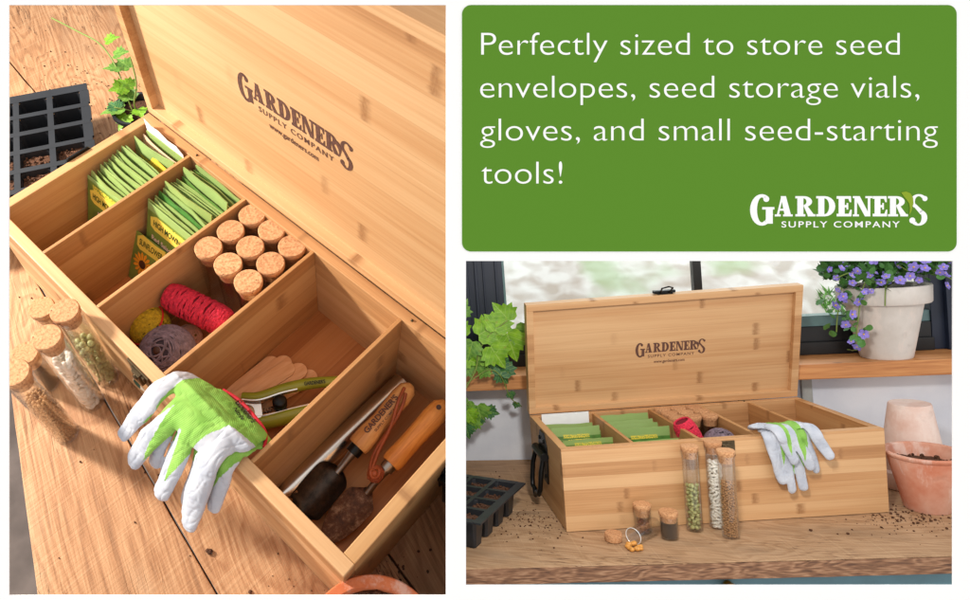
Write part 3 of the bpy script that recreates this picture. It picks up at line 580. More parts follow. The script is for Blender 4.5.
packet('A', .1075, .072, .0062, .050, .058, 28, 4, PK, 'short seed packet with a picture of orange sunflowers, left view', None, (.86, 'SUNFLOWER', [], [(-.008, .026, .014), (.013, .030, .010), (.012, .010, .009)]))
packet('A', .1235, .085, .0062, .066, .092, 20, 1, PK, 'salad lettuce packet at the front of the second compartment, left view', None, (.80, 'HIGH MOWING', [('Red Salad Bowl', .72), ('Lettuce', .38)]))
for k in range(17):
    f = k/16
    packet('A', .1225+rnd.uniform(-.0015, .0015), .090+f*.068, .0062, .067, .091+rnd.uniform(-.002, .004)+(.007 if k in (6, 12) else 0), 19-f*9, rnd.uniform(-2.5, 2.5), [PK, PK2, PK, PKD][k % 4], 'green seed packet in the long stack of the second compartment, left view', gA2)
gB1 = 'green seed packets in the far left compartment, right view'; gB2 = 'green seed packets in the second compartment, right view'
for (gx, g, n_, comp, w) in ((.0585, gB1, 7, 'far left', .078), (.1525, gB2, 7, 'second', .080)):
    for k in range(n_):
        f = k/(n_-1)
        packet('B', gx+rnd.uniform(-.003, .003), .026+f*.118+rnd.uniform(-.004, .004), .0062, w, .098+f*.013+rnd.uniform(-.008, .009), 10+rnd.uniform(-8, 7), rnd.uniform(-3, 3), PKD, 'green seed packet in the %s compartment of the right view box' % comp, g)
packet('B', .171, .020, .0062, .050, .105, 5, 1, PKD, 'front green packet with yellow MOWING strip beside the vial corks, right view', None, (.955, 'MOWING', []))
q = MB(); q.box(-.040, .040, -.0004, .0004, 0, .1215); tag(q.build('white_paper', WHT), 'straight white paper slip behind the packets against the raised lid', 'paper', frame='B', M=T((.056, .178, .0062)))
q = MB(); q.box(-.002, .002, -.0006, .0006, 0, .112); tag(q.build('pink_tag', PINK), 'narrow pink tag beside the green packets in the far left compartment', 'tag', frame='B', M=T((.1005, .030, .0062)) @ Rot('Y', 6))

# ------------------------------------------------------------------ yarn
def spindle_yarn(name, label, frame, M, L, prof, wraps, turns, r, mat, cross=.5, cat='yarn', seed=1):
    q = MB(); rnd = random.Random(seed); pts = []; N = turns*14
    q.tube([(-L/2*.94, 0, 0), (-L/2*.8, 0, 0), (0, 0, 0), (L/2*.8, 0, 0), (L/2*.94, 0, 0)], [prof(-.94)*.8, prof(-.8)*.95, prof(0)*.97, prof(.8)*.95, prof(.94)*.8], 20, 1)
    for s_ in range(wraps):
        pts = []; ph = rnd.uniform(0, 6.28); a = ph
        for i in range(N+1):
            f = i/N; tt = math.sin(f*math.pi*2*(2+s_*.5+cross)+ph)*.97; a += 2*math.pi/14
            rr = prof(tt)+r*.4+rnd.uniform(-.0003, .0005); pts.append((tt*L/2, rr*math.cos(a), rr*math.sin(a)))
        q.tube(pts, r, 5, cap=False)
    return tag(q.build(name, [mat, YRD], None, True), label, cat, frame=frame, M=M)
red = lambda t: .0125*(1-.35*abs(t)**6)
spindle_yarn('red_yarn', 'long skein of red yarn lying across the compartment behind the yellow ball', 'A', T((.1975, .0800, .056)) @ Rot('Z', 18) @ Rot('Y', 6), .066, lambda t: .0130*(1-.3*abs(t)**6), 4, 36, .0011, YR)
spindle_yarn('red_yarn', 'red yarn rising above the front edge of the box beside the latch', 'B', T((.222, .075, .098)) @ Rot('Y', 65), .072, lambda t: .0155*(1-.35*abs(t)**5), 4, 36, .0012, YR)
def ball(label, frame, M, R_, mat, n, r, flat=1.0, name='yarn_ball', seed=2, spiral=False):
    q = MB(); rnd = random.Random(seed); q.ell((0, 0, 0), (R_*.965, R_*.965, R_*.965*flat), 1, sub=3)
    for k in range(n):
        if spiral: ax = Vector((rnd.gauss(0, .22), rnd.gauss(0, .22), 1)).normalized()
        else: ax = Vector((rnd.gauss(0, 1), rnd.gauss(0, .5), rnd.gauss(0, .5))).normalized()
        u = ax.orthogonal().normalized(); w = ax.cross(u); off = rnd.uniform(-.92, .92) if spiral else rnd.uniform(-.45, .45); pts = []
        for i in range(26):
            a = 2*math.pi*i/26; c = math.sqrt(1-off*off); p = (u*math.cos(a)*c+w*math.sin(a)*c+ax*off)*(R_+rnd.uniform(-.0003, .0005)); p.z *= flat; pts.append(p)
        q.tube(pts, r, 5, closed=True)
    return q
YM = T((.1705, .0415, .040))
bl = thing('yarn_ball', 'yellow yarn ball held by a thin red ring in the third compartment', 'yarn', 'A', YM)
ball('', 'A', None, .0185, YY, 70, .0008).build('yarn', [YY, YYD], bl, True)
q = MB(); ax = [(math.cos(a)*.0200, math.sin(a)*.0200, .004) for a in [2*math.pi*i/40 for i in range(40)]]; q.tube(ax, .0009, 6, closed=True, M=Rot('X', 22) @ Rot('Y', -25)); q.build('rubber_ring', TAPE, bl, True)
gb = thing('yarn_ball', 'grey purple yarn ball with spiral end beside a printed label', 'yarn', 'A', T((.2065, .0345, .042)) @ Rot('X', 22) @ Rot('Y', 4))
ball('', 'A', None, .0262, YG, 95, .0009, .8, seed=5, spiral=True).build('yarn', [YG, YGD], gb, True)
q = MB(); q.ell((0, 0, .0214), (.0035, .0035, .0012), sub=2); q.build('core_hole_shade', BROWN, gb, True)  # dark blob paints the shade of the hole in the ball
q = MB(); q.lathe([(.0155, -.032), (.0165, -.031), (.0165, -.0100), (.0155, -.0100)], 28, 0); q.build('paper_core', LBLC, gb, True, M=Rot('X', -70))
def labelm():
    n = NT('printed_yarn_label'); c = n.ramp(n.vor(scale=95, out='Color'), [(.2, lin((40, 70, 50))), (.35, lin((230, 214, 190))), (.55, lin((226, 176, 60))), (.68, lin((232, 220, 200))), (.82, lin((60, 140, 70))), (.92, lin((160, 90, 160)))], 'CONSTANT'); n.set(c, .5); return n.m
q = MB(); q.lathe([(.0168, -.034), (.0172, -.034), (.0172, -.012), (.0168, -.012)], 28, 0, caps=False); q.build('printed_label', labelm(), gb, True, M=Rot('X', -70))
q = ball('', 'A', None, .013, YP, 40, .0008, seed=9); tag(q.build('yarn_ball', [YP, YYD], None, True), 'small pinkish tan yarn ball tucked behind the yellow and red yarn', 'yarn', frame='A', M=T((.196, .062, .022)))
q = ball('', 'B', None, .0215, YG, 70, .0009, .9, seed=6, spiral=True); tag(q.build('yarn_ball', [YG, YGD], None, True), 'grey blue yarn ball just showing above the box front right of the red yarn', 'yarn', frame='B', M=T((.2530, .052, .1015)))

# ------------------------------------------------------------------ wooden plant markers
rnd = random.Random(4)
for k, (x0, y0, x1, y1, z, lb) in enumerate([(.2625, .030, .2675, .110, .0075, 'back wooden plant marker of the fan, nearest the divider'), (.2730, .038, .2760, .118, .0092, 'wooden plant marker lying second in the fan'), (.2715, .036, .2850, .1145, .0125, 'topmost broad wooden plant marker in the middle of the fan'), (.2780, .046, .2945, .1215, .0108, 'wooden plant marker below the top one in the fan'), (.2840, .050, .3055, .1245, .0072, 'lowest wooden plant marker, nearest the pruner handle')]):
    L_ = math.hypot(x1-x0, y1-y0); w = .0085; poly = [(-w, 0), (w, 0)]+[(w*math.cos(rad(a)), L_-w+w*math.sin(rad(a))) for a in range(0, 181, 15)]
    q = MB(); q.prism(poly, 0, .0016); tag(q.build('plant_marker', STK, None, bevel=.0003), lb, 'plant marker', 'wooden plant markers in the fourth compartment', frame='A', M=T((x0, y0, z)) @ Rot('Z', -math.degrees(math.atan2(x1-x0, y1-y0))))

# ------------------------------------------------------------------ pruners
pr = thing('pruners', 'bypass pruners with olive green grips lying beside the gloves', 'pruners', 'A')
def strip(pts, ws, z0, z1, mb, mi=0):
    P = [Vector((a, b)) for a, b in pts]; Lf = []; Rt = []
    for i, p in enumerate(P):
        t = (P[min(i+1, len(P)-1)]-P[max(0, i-1)]).normalized(); n = Vector((-t.y, t.x)); Lf.append(tuple(p+n*ws[i])); Rt.append(tuple(p-n*ws[i]))
    mb.prism(Lf+Rt[::-1], z0, z1, mi)
def smooth_path(pts, k=6):
    out = []; P = [Vector(p) for p in pts]; n = len(P)
    for i in range(n-1):
        p0, p1, p2, p3 = P[max(i-1, 0)], P[i], P[i+1], P[min(i+2, n-1)]
        for j in range(k):
            t = j/k; out.append(.5*((2*p1)+(-p0+p2)*t+(2*p0-5*p1+4*p2-p3)*t*t+(-p0+3*p1-3*p2+p3)*t**3))
    out.append(P[-1]); return out
h1 = smooth_path([(.278, .058, .022), (.290, .068, .023), (.301, .088, .024), (.315, .108, .025), (.328, .122, .026), (.345, .142, .026)])
q = MB(); q.tube(h1, [.0045+.0022*math.sin(min(1, i/len(h1))*3.1) for i in range(len(h1))], 12, sx=.8); g1 = q.build('grip', OLIVE, pr, True)
h2 = smooth_path([(.303, .046, .019), (.312, .058, .019), (.323, .076, .019), (.335, .094, .020), (.348, .115, .020)])
q = MB(); q.tube(h2, [.005+.0018*math.sin(i/len(h2)*3.1) for i in range(len(h2))], 12, sx=.8); q.build('grip', OLIVE, pr, True)
q = MB(); q.tube([p+Vector((.0035, -.003, .003)) for p in h1[:16]], .0016, 8); q.tube([p+Vector((-.0045, .003, .003)) for p in h2], .0016, 8)
q.prism([(.279, .050), (.285, .040), (.300, .036), (.308, .046), (.305, .058), (.294, .066), (.282, .062)], .0165, .0235); q.prism([(.285, .042), (.268, .018), (.262, .004+.012), (.276, .020), (.298, .038)], .0175, .020)
q.build('blade', STEEL, pr, bevel=.0005)
q = MB(); q.lathe([(.0068, 0), (.0068, .0018), (.0055, .0026), (.0035, .0026), (.0032, .0032), (.0001, .0032)], 24, 0, T((.2935, .050, .0235))); q.build('pivot_bolt', STEELD, pr, True)
q = MB(); q.lathe([(.006, 0), (.0065, .002), (.0065, .010), (.005, .0115), (.0001, .0115)], 20, 0, T((.3085, .076, .019))); q.build('stopper', BLK, pr, True)
q = MB(); q.tube([(.300+.0022*math.cos(t*1.1)+t*.00022, .058+t*.00036, .0205+.0022*math.sin(t*1.1)) for t in range(0, 44)], .0006, 6); q.build('spring', STEELD, pr, True)
q = MB(); dv = Vector((.3265-.306, .1195-.095, 0)).normalized(); Mx = T((.3135, .102, .0322)) @ Matrix.Rotation(math.atan2(dv.y, dv.x), 4, 'Z'); add_text(q, "GARDENER'S", 0, -.002, .019, .0036, .03, 1, 0, Mx); q.build('lettering', GINK, pr)

# ------------------------------------------------------------------ trowels and scoop in the fifth compartment
def blade(mb, L_, wf, dep, th=.0012, n=24, m=14, mi=0, M=None):
    """concave blade along +y: wf(t) half width, dep(t) depth of the trough"""
    top = []; bot = []
    for i in range(n+1):
        t = i/n
        for j in range(m+1):
            s_ = -1+2*j/m; w = wf(t); x = w*s_; z = dep(t)*(s_*s_)
            top.append((x, t*L_, z+th)); bot.append((x, t*L_, z))
    k = (n+1)*(m+1); fs = []
    for i in range(n):
        for j in range(m):
            a = i*(m+1)+j; fs.append([a, a+1, a+m+2, a+m+1]); fs.append([k+a, k+a+m+1, k+a+m+2, k+a+1])
    for j in range(m): fs.append([j, k+j, k+j+1, j+1]); a = n*(m+1)+j; fs.append([a, a+1, k+a+1, k+a])
    for i in range(n): a = i*(m+1); fs.append([a, a+m+1, k+a+m+1, k+a]); a += m; fs.append([a, k+a, k+a+m+1, a+m+1])
    mb.add(top+bot, fs, mi, M)
dz = thing('transplanting_trowel', 'long narrow polished steel trowel along the divider', 'trowel', 'A', T((.3665, .0190, .0075)) @ Rot('Z', -3) @ Rot('X', 3))
q = MB(); blade(q, .150, lambda t: .0108*min(1, (t*9+.15)**.5), lambda t: -.0085, .0009, 30, 14, 0, T((0, 0, .0125))); q.build('blade', STEEL, dz, True)
sc = thing('hand_scoop', 'dark metal scoop with a pale wooden handle and leather cord', 'scoop', 'A', T((.3880, .0225, .0075)) @ Rot('Z', -.5) @ Rot('X', 14))
q = MB(); blade(q, .050, lambda t: .0158*(min(1, (t*4+.30)) if t < .2 else 1)*(1 if t < .78 else math.sqrt(max(.03, 1-((t-.78)/.23)**2))), lambda t: .0085*(1 if t < .8 else 1-.3*(t-.8)), .0011); q.build('blade', DMET, sc, True)
q = MB(); q.tube([(0, .046, .003), (0, .054, .004), (0, .062, .006), (0, .070, .007)], [.0035, .0032, .0036, .0045], 12); q.build('neck', STEELD, sc, True)
q = MB(); q.tube([(0, .066, .007), (0, .074, .0075)], .0066, 18); q.build('ferrule', BLK, sc, True)
hp = [(.073, .0088), (.076, .0098), (.088, .0094), (.102, .0078), (.116, .0085), (.128, .0092), (.138, .0078), (.143, .003)]
q = MB(); q.lathe([(r2_, y_) for y_, r2_ in hp]+[(.0001, .1435)], 20, 0, T((0, 0, .008)) @ Rot('X', -90)); hd = q.build('wooden_handle', HW1, sc, True)
q = MB(); Mx = T((.001, .086, .0177)) @ Rot('Z', 90); add_text(q, "GARDENER'S", 0, -.0025, .040, .0052, .03, 1, 0, Mx @ T((0, .0022, 0))); add_text(q, "SUPPLY COMPANY", .006, -.0048, .030, .0022, .02, 1, 0, Mx); q.build('engraving', BURN, hd)
q = MB(); q.tube(smooth_path([(.003, .133, .016), (.009, .120, .0165), (.012, .100, .012), (.014, .080, .008), (.020, .068, .012), (.026, .060, .014)]), .0016, 8); q.tube(smooth_path([(-.001, .136, .016), (.004, .122, .019), (.0115, .104, .015), (.0165, .082, .011), (.023, .067, .014)]), .0015, 8)
q.build('leather_cord', LEATH, sc, True)
tr = thing('hand_trowel', 'rusty soiled trowel with an orange wooden handle and knotted cord', 'trowel', 'A', T((.4165, .0225, .0080)) @ Rot('Z', -2) @ Rot('X', 12))
q = MB(); blade(q, .054, lambda t: .0140*math.sin(min(1, t*1.0+.06)**.62*math.pi*.62)*(1 if t < .82 else max(.25, 1-((t-.82)/.18)*.8)), lambda t: .0050*math.sin(min(1, t+.1)*2.6), .0012); q.build('blade', RUST, tr, True)
q = MB(); q.tube([(0, .050, .003), (0, .060, .006), (0, .070, .010), (0, .076, .0105)], [.0032, .003, .0038, .0048], 12); q.tube([(0, .074, .0105), (0, .081, .011)], .0062, 16); q.build('neck', STEELD, tr, True)
hp = [(.080, .0082), (.084, .0094), (.098, .0088), (.114, .0090), (.132, .0098), (.144, .0088), (.150, .004)]
q = MB(); q.lathe([(r2_, y_) for y_, r2_ in hp]+[(.0001, .1505)], 20, 0, T((0, 0, .0115)) @ Rot('X', -90)); hd = q.build('wooden_handle', HW2, tr, True)
q = MB(); q.lathe([(.0022, 0), (.0022, .0004), (.0001, .0004)], 14, 0, T((0, .141, .0208))); q.build('hanging_hole_shade', BROWN, hd, True)  # dark disc paints the shade of the hole, nothing is cut out
q = MB()
for k in range(3): q.tube([(-.003+(.0055-.001*k)*math.cos(a), .066+(.006-.001*k)*math.sin(a), .014+.0022*k+.001*math.sin(2*a)) for a in [2*math.pi*i/20 for i in range(20)]], .0016, 7, closed=True)
q.ell((-.003, .065, .019), (.003, .003, .002), sub=2); q.build('cord_knot', LEATH, tr, True)

# ------------------------------------------------------------------ gloves
def drape(a, b, c, H, slope, t=.0105, hang=.0):
    """sheet coordinates (a along the wall, b down over its edge, c outwards) to box coordinates"""
    th = math.atan2(slope, 1.0); thm = math.pi/2-th      # final angle below horizontal
    R0 = .006; arcl = R0*thm; b0 = -.001
    if b < b0: y = -b; z = H+.001; ang = 0; 
    elif b < b0+arcl: ang = (b-b0)/R0; y = -b0-R0*math.sin(ang); z = H+.001-R0*(1-math.cos(ang))
    else: ang = thm; d = b-b0-arcl; y = -b0-R0*math.sin(ang)-d*math.cos(ang); z = H+.001-R0*(1-math.cos(ang))-d*math.sin(ang)
    if b < -t-.004: z -= (-b-t-.004)*hang
    n = Vector((0, -math.sin(ang), math.cos(ang))); return Vector((a, y, z))+n*c
def sdist(p, poly):
    """signed distance to a polygon, positive inside"""
    x, y = p; ins = False; best = 9
    for k in range(len(poly)):
        (x0, y0), (x1, y1) = poly[k-1], poly[k]
        if (y0 > y) != (y1 > y) and x < (x1-x0)*(y-y0)/(y1-y0)+x0: ins = not ins
        dx, dy = x1-x0, y1-y0; t = max(0, min(1, ((x-x0)*dx+(y-y0)*dy)/(dx*dx+dy*dy+1e-12))); best = min(best, math.hypot(x-x0-dx*t, y-y0-dy*t))
    return best if ins else -best
def glove(label, frame, H, slope, palm, fingers, lift, green, hem=None, prints=None, thick=.42, hang=.9, vox=.0009):
    root = thing('garden_glove', label, 'glove', frame); q = MB()
    def cap(p0, p1, r0, r1, z0=0, z1=0):
        n = max(2, int(math.hypot(p1[0]-p0[0], p1[1]-p0[1])/.002))
        for i in range(n+1): t = i/n; q.ell((p0[0]+(p1[0]-p0[0])*t, p0[1]+(p1[1]-p0[1])*t, z0+(z1-z0)*t), r0+(r1-r0)*t, sub=2)
    for c in palm: cap(*c)
    for f_ in fingers:            # list of (a, b, r) joints, lift of the finger
        js, lz = f_; n = len(js)
        for k in range(n-1): cap(js[k][:2], js[k+1][:2], js[k][2], js[k+1][2], lz*k/(n-1), lz*(k+1)/(n-1))
    o = q.build('tmp', NITR); md = o.modifiers.new('r', 'REMESH'); md.mode = 'VOXEL'; md.voxel_size = vox
    sm = o.modifiers.new('s', 'SMOOTH'); sm.factor = .5; sm.iterations = 4
    me = bpy.data.meshes.new_from_object(o.evaluated_get(bpy.context.evaluated_depsgraph_get())); bpy.data.objects.remove(o)
    flat = [v.co.copy() for v in me.vertices]; at = me.attributes.new('knit', 'FLOAT', 'POINT')
    for k, f in enumerate(flat):
        d = sdist((f.x, f.y), green)/.004
        if f.z < -.0008: d = min(d, -.5)
        at.data[k].value = .5+.5*max(-1, min(1, d))
    def surf(f):
        w = noise.noise(Vector((f.x*60, f.y*45, 1.3+lift*99)))*.0024-(max(0, .22-abs(noise.noise(Vector((f.x*115+f.y*40, f.y*42-f.x*30, 4.1+lift*50)))))/.22)**2*.0005-(max(0, .12-abs(noise.noise(Vector((f.x*90, f.y*160, 8.1)))))/.12)*.0004
        return drape(f.x+noise.noise(f*50)*.0008, f.y, f.z*thick+lift+w+.004, H, slope, hang=hang)
    for v, f in zip(me.vertices, flat): v.co = surf(f)
    for p in me.polygons: p.use_smooth = True
    me.materials.clear(); me.materials.append(GLM); me.name = 'glove_body'
    g = bpy.data.objects.new('glove_body', me); COL.objects.link(g); g.parent = root
    if hem:
        h = MB(); h.tube(smooth_path([drape(a, b, lift+.004+c, H, slope, hang=hang) for a, b, c in hem], 5), .0015, 8); h.build('hem', HEM, root, True)
    if prints:
        h = MB()
        for (body, a, b, w, hh, rotd) in prints:
            vs, fs, x0, x1 = text_mb(body, .02, 1.0); sx = w/(x1-x0); cr, sr = math.cos(rad(rotd)), math.sin(rad(rotd)); out = []
            for (X, Y, Z) in vs:
                u_ = (X-x0)*sx; v_ = Y*hh/.73; aa = a+u_*cr-v_*sr; bb = b-u_*sr-v_*cr
                near = max([f for f in flat if abs(f.x-aa) < .0016 and abs(f.y-bb) < .0016] or [Vector((aa, bb, .01))], key=lambda f: f.z)
                out.append(surf(Vector((aa, bb, near.z+.0012))))
            h.add(out, fs)
        h.build('printed_mark', GINK, root)
    return root
HA, HB = .104, .1223
glove('green and white garden glove lying underneath another, left view', 'A', HA, .72,
      [((.292, -.012), (.344, -.014), .011, .011), ((.300, -.028), (.348, -.026), .009, .009)],
      [([(.288, .0, .008), (.287, .03, .0078), (.2885, .054, .0066)], 0), ([(.305, 0, .008), (.304, .030, .0078), (.303, .056, .0066)], 0), ([(.326, 0, .008), (.328, .03, .0078), (.330, .057, .0066)], 0), ([(.343, -.010, .009), (.3485, .010, .008), (.3530, .038, .0062)], .001)], 0,
      [(.29, -.05), (.36, -.05), (.356, -.012), (.349, .012), (.3475, .028), (.344, .014), (.33, .02), (.31, .02), (.29, .02)])
glove('green and white garden glove on top with a red hem, left view', 'A', HA, .78,
      [((.284, -.014), (.343, -.016), .0115, .0115), ((.292, -.003), (.338, -.005), .010, .010), ((.300, -.026), (.344, -.026), .009, .009), ((.276, -.018), (.290, -.022), .009, .009)],
      [([(.273, -.014, .0085), (.2645, .020, .0088), (.2560, .050, .0062)], .002), ([(.292, .002, .0092), (.281, .034, .0096), (.2765, .0585, .0082)], .003), ([(.311, .006, .0092), (.312, .034, .0096), (.3125, .058, .0085)], .004), ([(.3345, -.008, .0110), (.3405, .026, .0102), (.3455, .0585, .0082)], .004), ([(.3300, .010, .006), (.3350, .034, .0075), (.3385, .055, .0065)], .0)], .006,
      [(.280, -.035), (.277, -.0113), (.2765, .0073), (.2693, .0290), (.2790, .010), (.2845, .0035), (.2885, .0), (.2855, .030), (.2860, .050), (.2925, .031), (.3035, .003), (.306, .003), (.3095, .030), (.3120, .048), (.3155, .033), (.3222, .003), (.3265, -.004), (.3310, -.0145), (.3400, -.0165), (.3555, -.0185), (.365, -.04), (.30, -.05)],
      [(.296, -.0345, .0), (.312, -.0375, .002), (.330, -.0365, .002), (.346, -.0335, -.001), (.356, -.024, -.004)], [("Gardener's", .312, -.0335, .024, .0050, -8), ('Nitrile', .318, -.0275, .012, .0036, -8)])
glove('green and white garden glove hanging lowest on the box front, right view', 'B', HB, .08,
      [((.298, -.010), (.342, -.010), .010, .010), ((.302, .003), (.338, .003), .010, .010)],
      [([(.293, .004, .0085), (.299, .035, .0080), (.3045, .064, .0068)], 0), ([(.309, .01, .0078), (.314, .045, .0076), (.317, .078, .0064)], 0), ([(.325, .01, .0078), (.3295, .045, .0076), (.3325, .075, .0064)], 0), ([(.341, .0, .0078), (.348, .030, .0076), (.3530, .052, .0062)], 0)], 0,
      [(.318, .02), (.322, .06), (.325, .02), (.3345, .045), (.337, .05), (.345, .015), (.34, -.03), (.30, -.03), (.306, .02), (.309, .045), (.312, .02)])
glove('green and white garden glove folded over the box front, right view', 'B', HB, .12,
      [((.290, -.016), (.345, -.018), .0095, .0095), ((.300, -.006), (.344, -.007), .009, .009)],
      [([(.284, -.014, .0080), (.297, -.007, .0078), (.3085, .006, .0068)], .006), ([(.305, -.004, .0078), (.3135, .016, .0078), (.3190, .036, .0066)], .002), ([(.322, -.002, .0078), (.333, .024, .0080), (.3405, .045, .0068)], .003), ([(.3455, -.010, .0088), (.357, .010, .0084), (.3680, .032, .0070)], .003)], .0065,
      [(.2860, -.035), (.2870, -.0170), (.3000, -.0150), (.3065, -.006), (.3110, .0023), (.3150, .0300), (.3190, .012), (.3180, -.005), (.3215, -.006), (.3270, .0053), (.3325, .0380), (.3385, .012), (.3400, -.0083), (.3430, -.020), (.3430, -.035)])

# ------------------------------------------------------------------ benches
def rot2(p, a): return (p[0]*math.cos(a)-p[1]*math.sin(a), p[0]*math.sin(a)+p[1]*math.cos(a))
def plank(mb_pts, z0, z1, nseg=40, seed=0, wob=.0008):
    """plank from two polylines (front, back) given as functions of x"""
    f0, f1, x0, x1 = mb_pts; q = MB(); P = []; B = []
    for i in range(nseg+1):
        x = x0+(x1-x0)*i/nseg; P.append((x, f0(x)+noise.noise(Vector((x*30, seed, 0)))*wob)); B.append((x, f1(x)+noise.noise(Vector((x*30, seed+7, 0)))*wob))
    q.prism(P+B[::-1], z0, z1); return q
wa = thing('workbench', 'rough wooden workbench seen from above under the box, with cracks between its planks', 'workbench', 'A', Rot('Z', -10))
def yy(x, y): return rot2((x, y), rad(10))
edge = lambda x: -.0335-max(0, x)*.255+.02*math.sin(x*7)*0+(-.02*min(0, x))
for k, (f0, f1, lb) in enumerate([(edge, lambda x: .0030, None), (lambda x: .0045, lambda x: .1300-.05*max(0, -x), None), (lambda x: .1318-.05*max(0, -x), lambda x: .46, None), (lambda x: .462, lambda x: .70, None)]):
    q = plank((f0, f1, -.75, .80), -.03, -.0002, 60, k*3.3); q.build('plank', WB1[k], wa, bevel=.0008)
tag(MB().box(-1.0, .9, -.9, .5, -.83, -.80).build('concrete_floor', CONC), kind='structure', frame='A')
# dark window frame behind the lid, top right of the left view
q = MB(); q.box(-.35, .9, 0, .04, -.03, .30, 0); q.box(-.35, .9, -.012, 0, .02, .035, 0); q.box(-.35, .9, -.014, 0, .07, .078, 0)
tag(q.build('window_frame', simple('window_frame_black', (14, 16, 20), .7), None, bevel=.001), 'dark window frame behind the raised lid, at the top right of the left view', 'window frame', frame='A', M=T((0, .62, 0)) @ Rot('Z', -8))

wb = thing('workbench', 'weathered wooden workbench seen from the front, with a wavy grained front edge', 'workbench', 'W')
fe = lambda x: -(.4500-.088*x)+.0
q = plank((lambda x: fe(x)+.0006, lambda x: -.2540-.0*x, -.25, 1.15), -.0225, -.0002, 70, 2, .0015); q.build('plank', WB2[0], wb, bevel=.0012)
q = plank((lambda x: -.2515, lambda x: -.001, -.25, 1.15), -.0225, -.0006, 50, 5); q.build('plank', WB2[1], wb, bevel=.0008)
q = plank((lambda x: fe(x)-.0012, lambda x: fe(x)+.0004, -.25, 1.15), -.0220, -.0010, 70, 2, .0015); q.build('front_edge', WEDGE, wb, bevel=.0005)
cb = thing('cabinet', 'teal painted cabinet front under the weathered workbench, with a brass knob', 'cabinet', 'W')
q = MB(); q.prism([(-.25, -.470+.088*-.25*-1*-1+.03), (1.15, -.45+.088*1.15+.012), (1.15, -.30), (-.25, -.42)], -.60, -.0235) if False else q.prism([(-.25, fe(-.25)+.012), (1.15, fe(1.15)+.012), (1.15, fe(1.15)+.03), (-.25, fe(-.25)+.03)], -.60, -.0235)
q.build('front_panel', TEAL, cb)
q = MB(); q.lathe([(.0001, 0), (.006, 0), (.006, .004), (.004, .008), (.009, .013), (.0095, .018), (.006, .021), (.0001, .022)], 20, 0, Rot('X', 90)); q.build('knob', BRASS, cb, True, M=T((.330, fe(.33)+.012, -.0355)))

# ------------------------------------------------------------------ wall, window, sill
tag(MB().box(-.3, 1.25, .0015, .10, -.03, .150).build('plaster_wall', PLAS), 'white plaster wall below the wooden window sill, behind the bench', 'wall', frame='W')
q = MB(); q.box(.596, .6135, -.004, .0014, -.0, .1495); tag(q.build('trim_post', TRIM, None, bevel=.001), 'narrow grey trim strip on the white wall right of the box', 'trim', frame='W')
tag(MB().box(-.3, 1.25, -.060, .040, .1502, .1765).build('window_sill', SILL, None, bevel=.0012), 'orange brown wooden window sill carrying the white flower pot', 'window sill', frame='W')
wn = thing('window', 'greenhouse window with dark navy frame behind the raised lid', 'window', 'W')
q = MB(); q.box(-.3, .0845, .030, .075, .2300, .80); q.box(-.3, .018, .016, .030, .177, .80); q.box(.030, .036, .025, .030, .2300, .80); q.box(.046, .050, .026, .030, .23, .80); q.box(.070, .0745, .025, .030, .23, .80)
q.box(.826, 1.25, .030, .075, .177, .80); q.box(.846, 1.25, .020, .030, .177, .80); q.box(.858, .864, .014, .020, .177, .80)
q.box(-.3, 1.25, .030, .075, .80, .86); q.build('frame', NAVY, wn, bevel=.001)
q = MB(); q.box(-.3, .8258, .031, .074, .1766, .2275); q.box(.02, .8258, .024, .031, .1766, .200); q.box(.440, .4545, .040, .060, .249, .80); q.build('rail', BLKF, wn, bevel=.001)
q = MB(); q.box(.0875, .8258, .034, .066, .2278, .2470); q.box(.0847, .0890, .034, .060, .2472, .80); q.build('glass_edge_reflection', TEALS, wn)  # teal glass edge, the upright piece paints its reflection
MB().box(.0892, .4398, .0500, .0520, .2472, .799).build('glass_pane', PANE, wn); MB().box(.4547, .8256, .0500, .0520, .2472, .799).build('glass_pane', PANE, wn)
# outdoors: rising gravel with some grass
q = MB(); nx, ny = 60, 50
gz = lambda x, y: -.03+(y-.3)*.10+max(0, y-.7)*.55+noise.noise(Vector((x*2, y*2, 0)))*.03
vs = [(-1.0+6.5*i/nx, .30+6.5*j/ny, gz(-1.0+6.5*i/nx, .30+6.5*j/ny)) for j in range(ny+1) for i in range(nx+1)]
q.add(vs, [[j*(nx+1)+i, j*(nx+1)+i+1, (j+1)*(nx+1)+i+1, (j+1)*(nx+1)+i] for j in range(ny) for i in range(nx)]); tag(q.build('gravel_ground', GRAV, None, True), kind='structure', frame='W')
q = MB(); rnd = random.Random(8)
for (cx, cy, rr, nb) in ((.66, 1.33, .07, 420), (.60, 1.45, .08, 300), (1.12, .93, .06, 300), (1.3, 1.05, .08, 300)):
    for k in range(nb):
        a = rnd.uniform(0, 6.28); d = rr*math.sqrt(rnd.random()); x = cx+d*math.cos(a)*1.4; y = cy+d*math.sin(a); z = gz(x, y)-.005; h = rnd.uniform(.012, .035); b = rnd.uniform(0, 6.28); w = .005
        q.add([(x-w*math.cos(b), y-w*math.sin(b), z), (x+w*math.cos(b), y+w*math.sin(b), z), (x+rnd.uniform(-.03, .03), y+rnd.uniform(-.03, .03), z+h)], [[0, 1, 2]])
tag(q.build('grass', GRASS), kind='stuff', frame='W', label='tufts of green grass on the pale gravel outside the window', cat='grass')

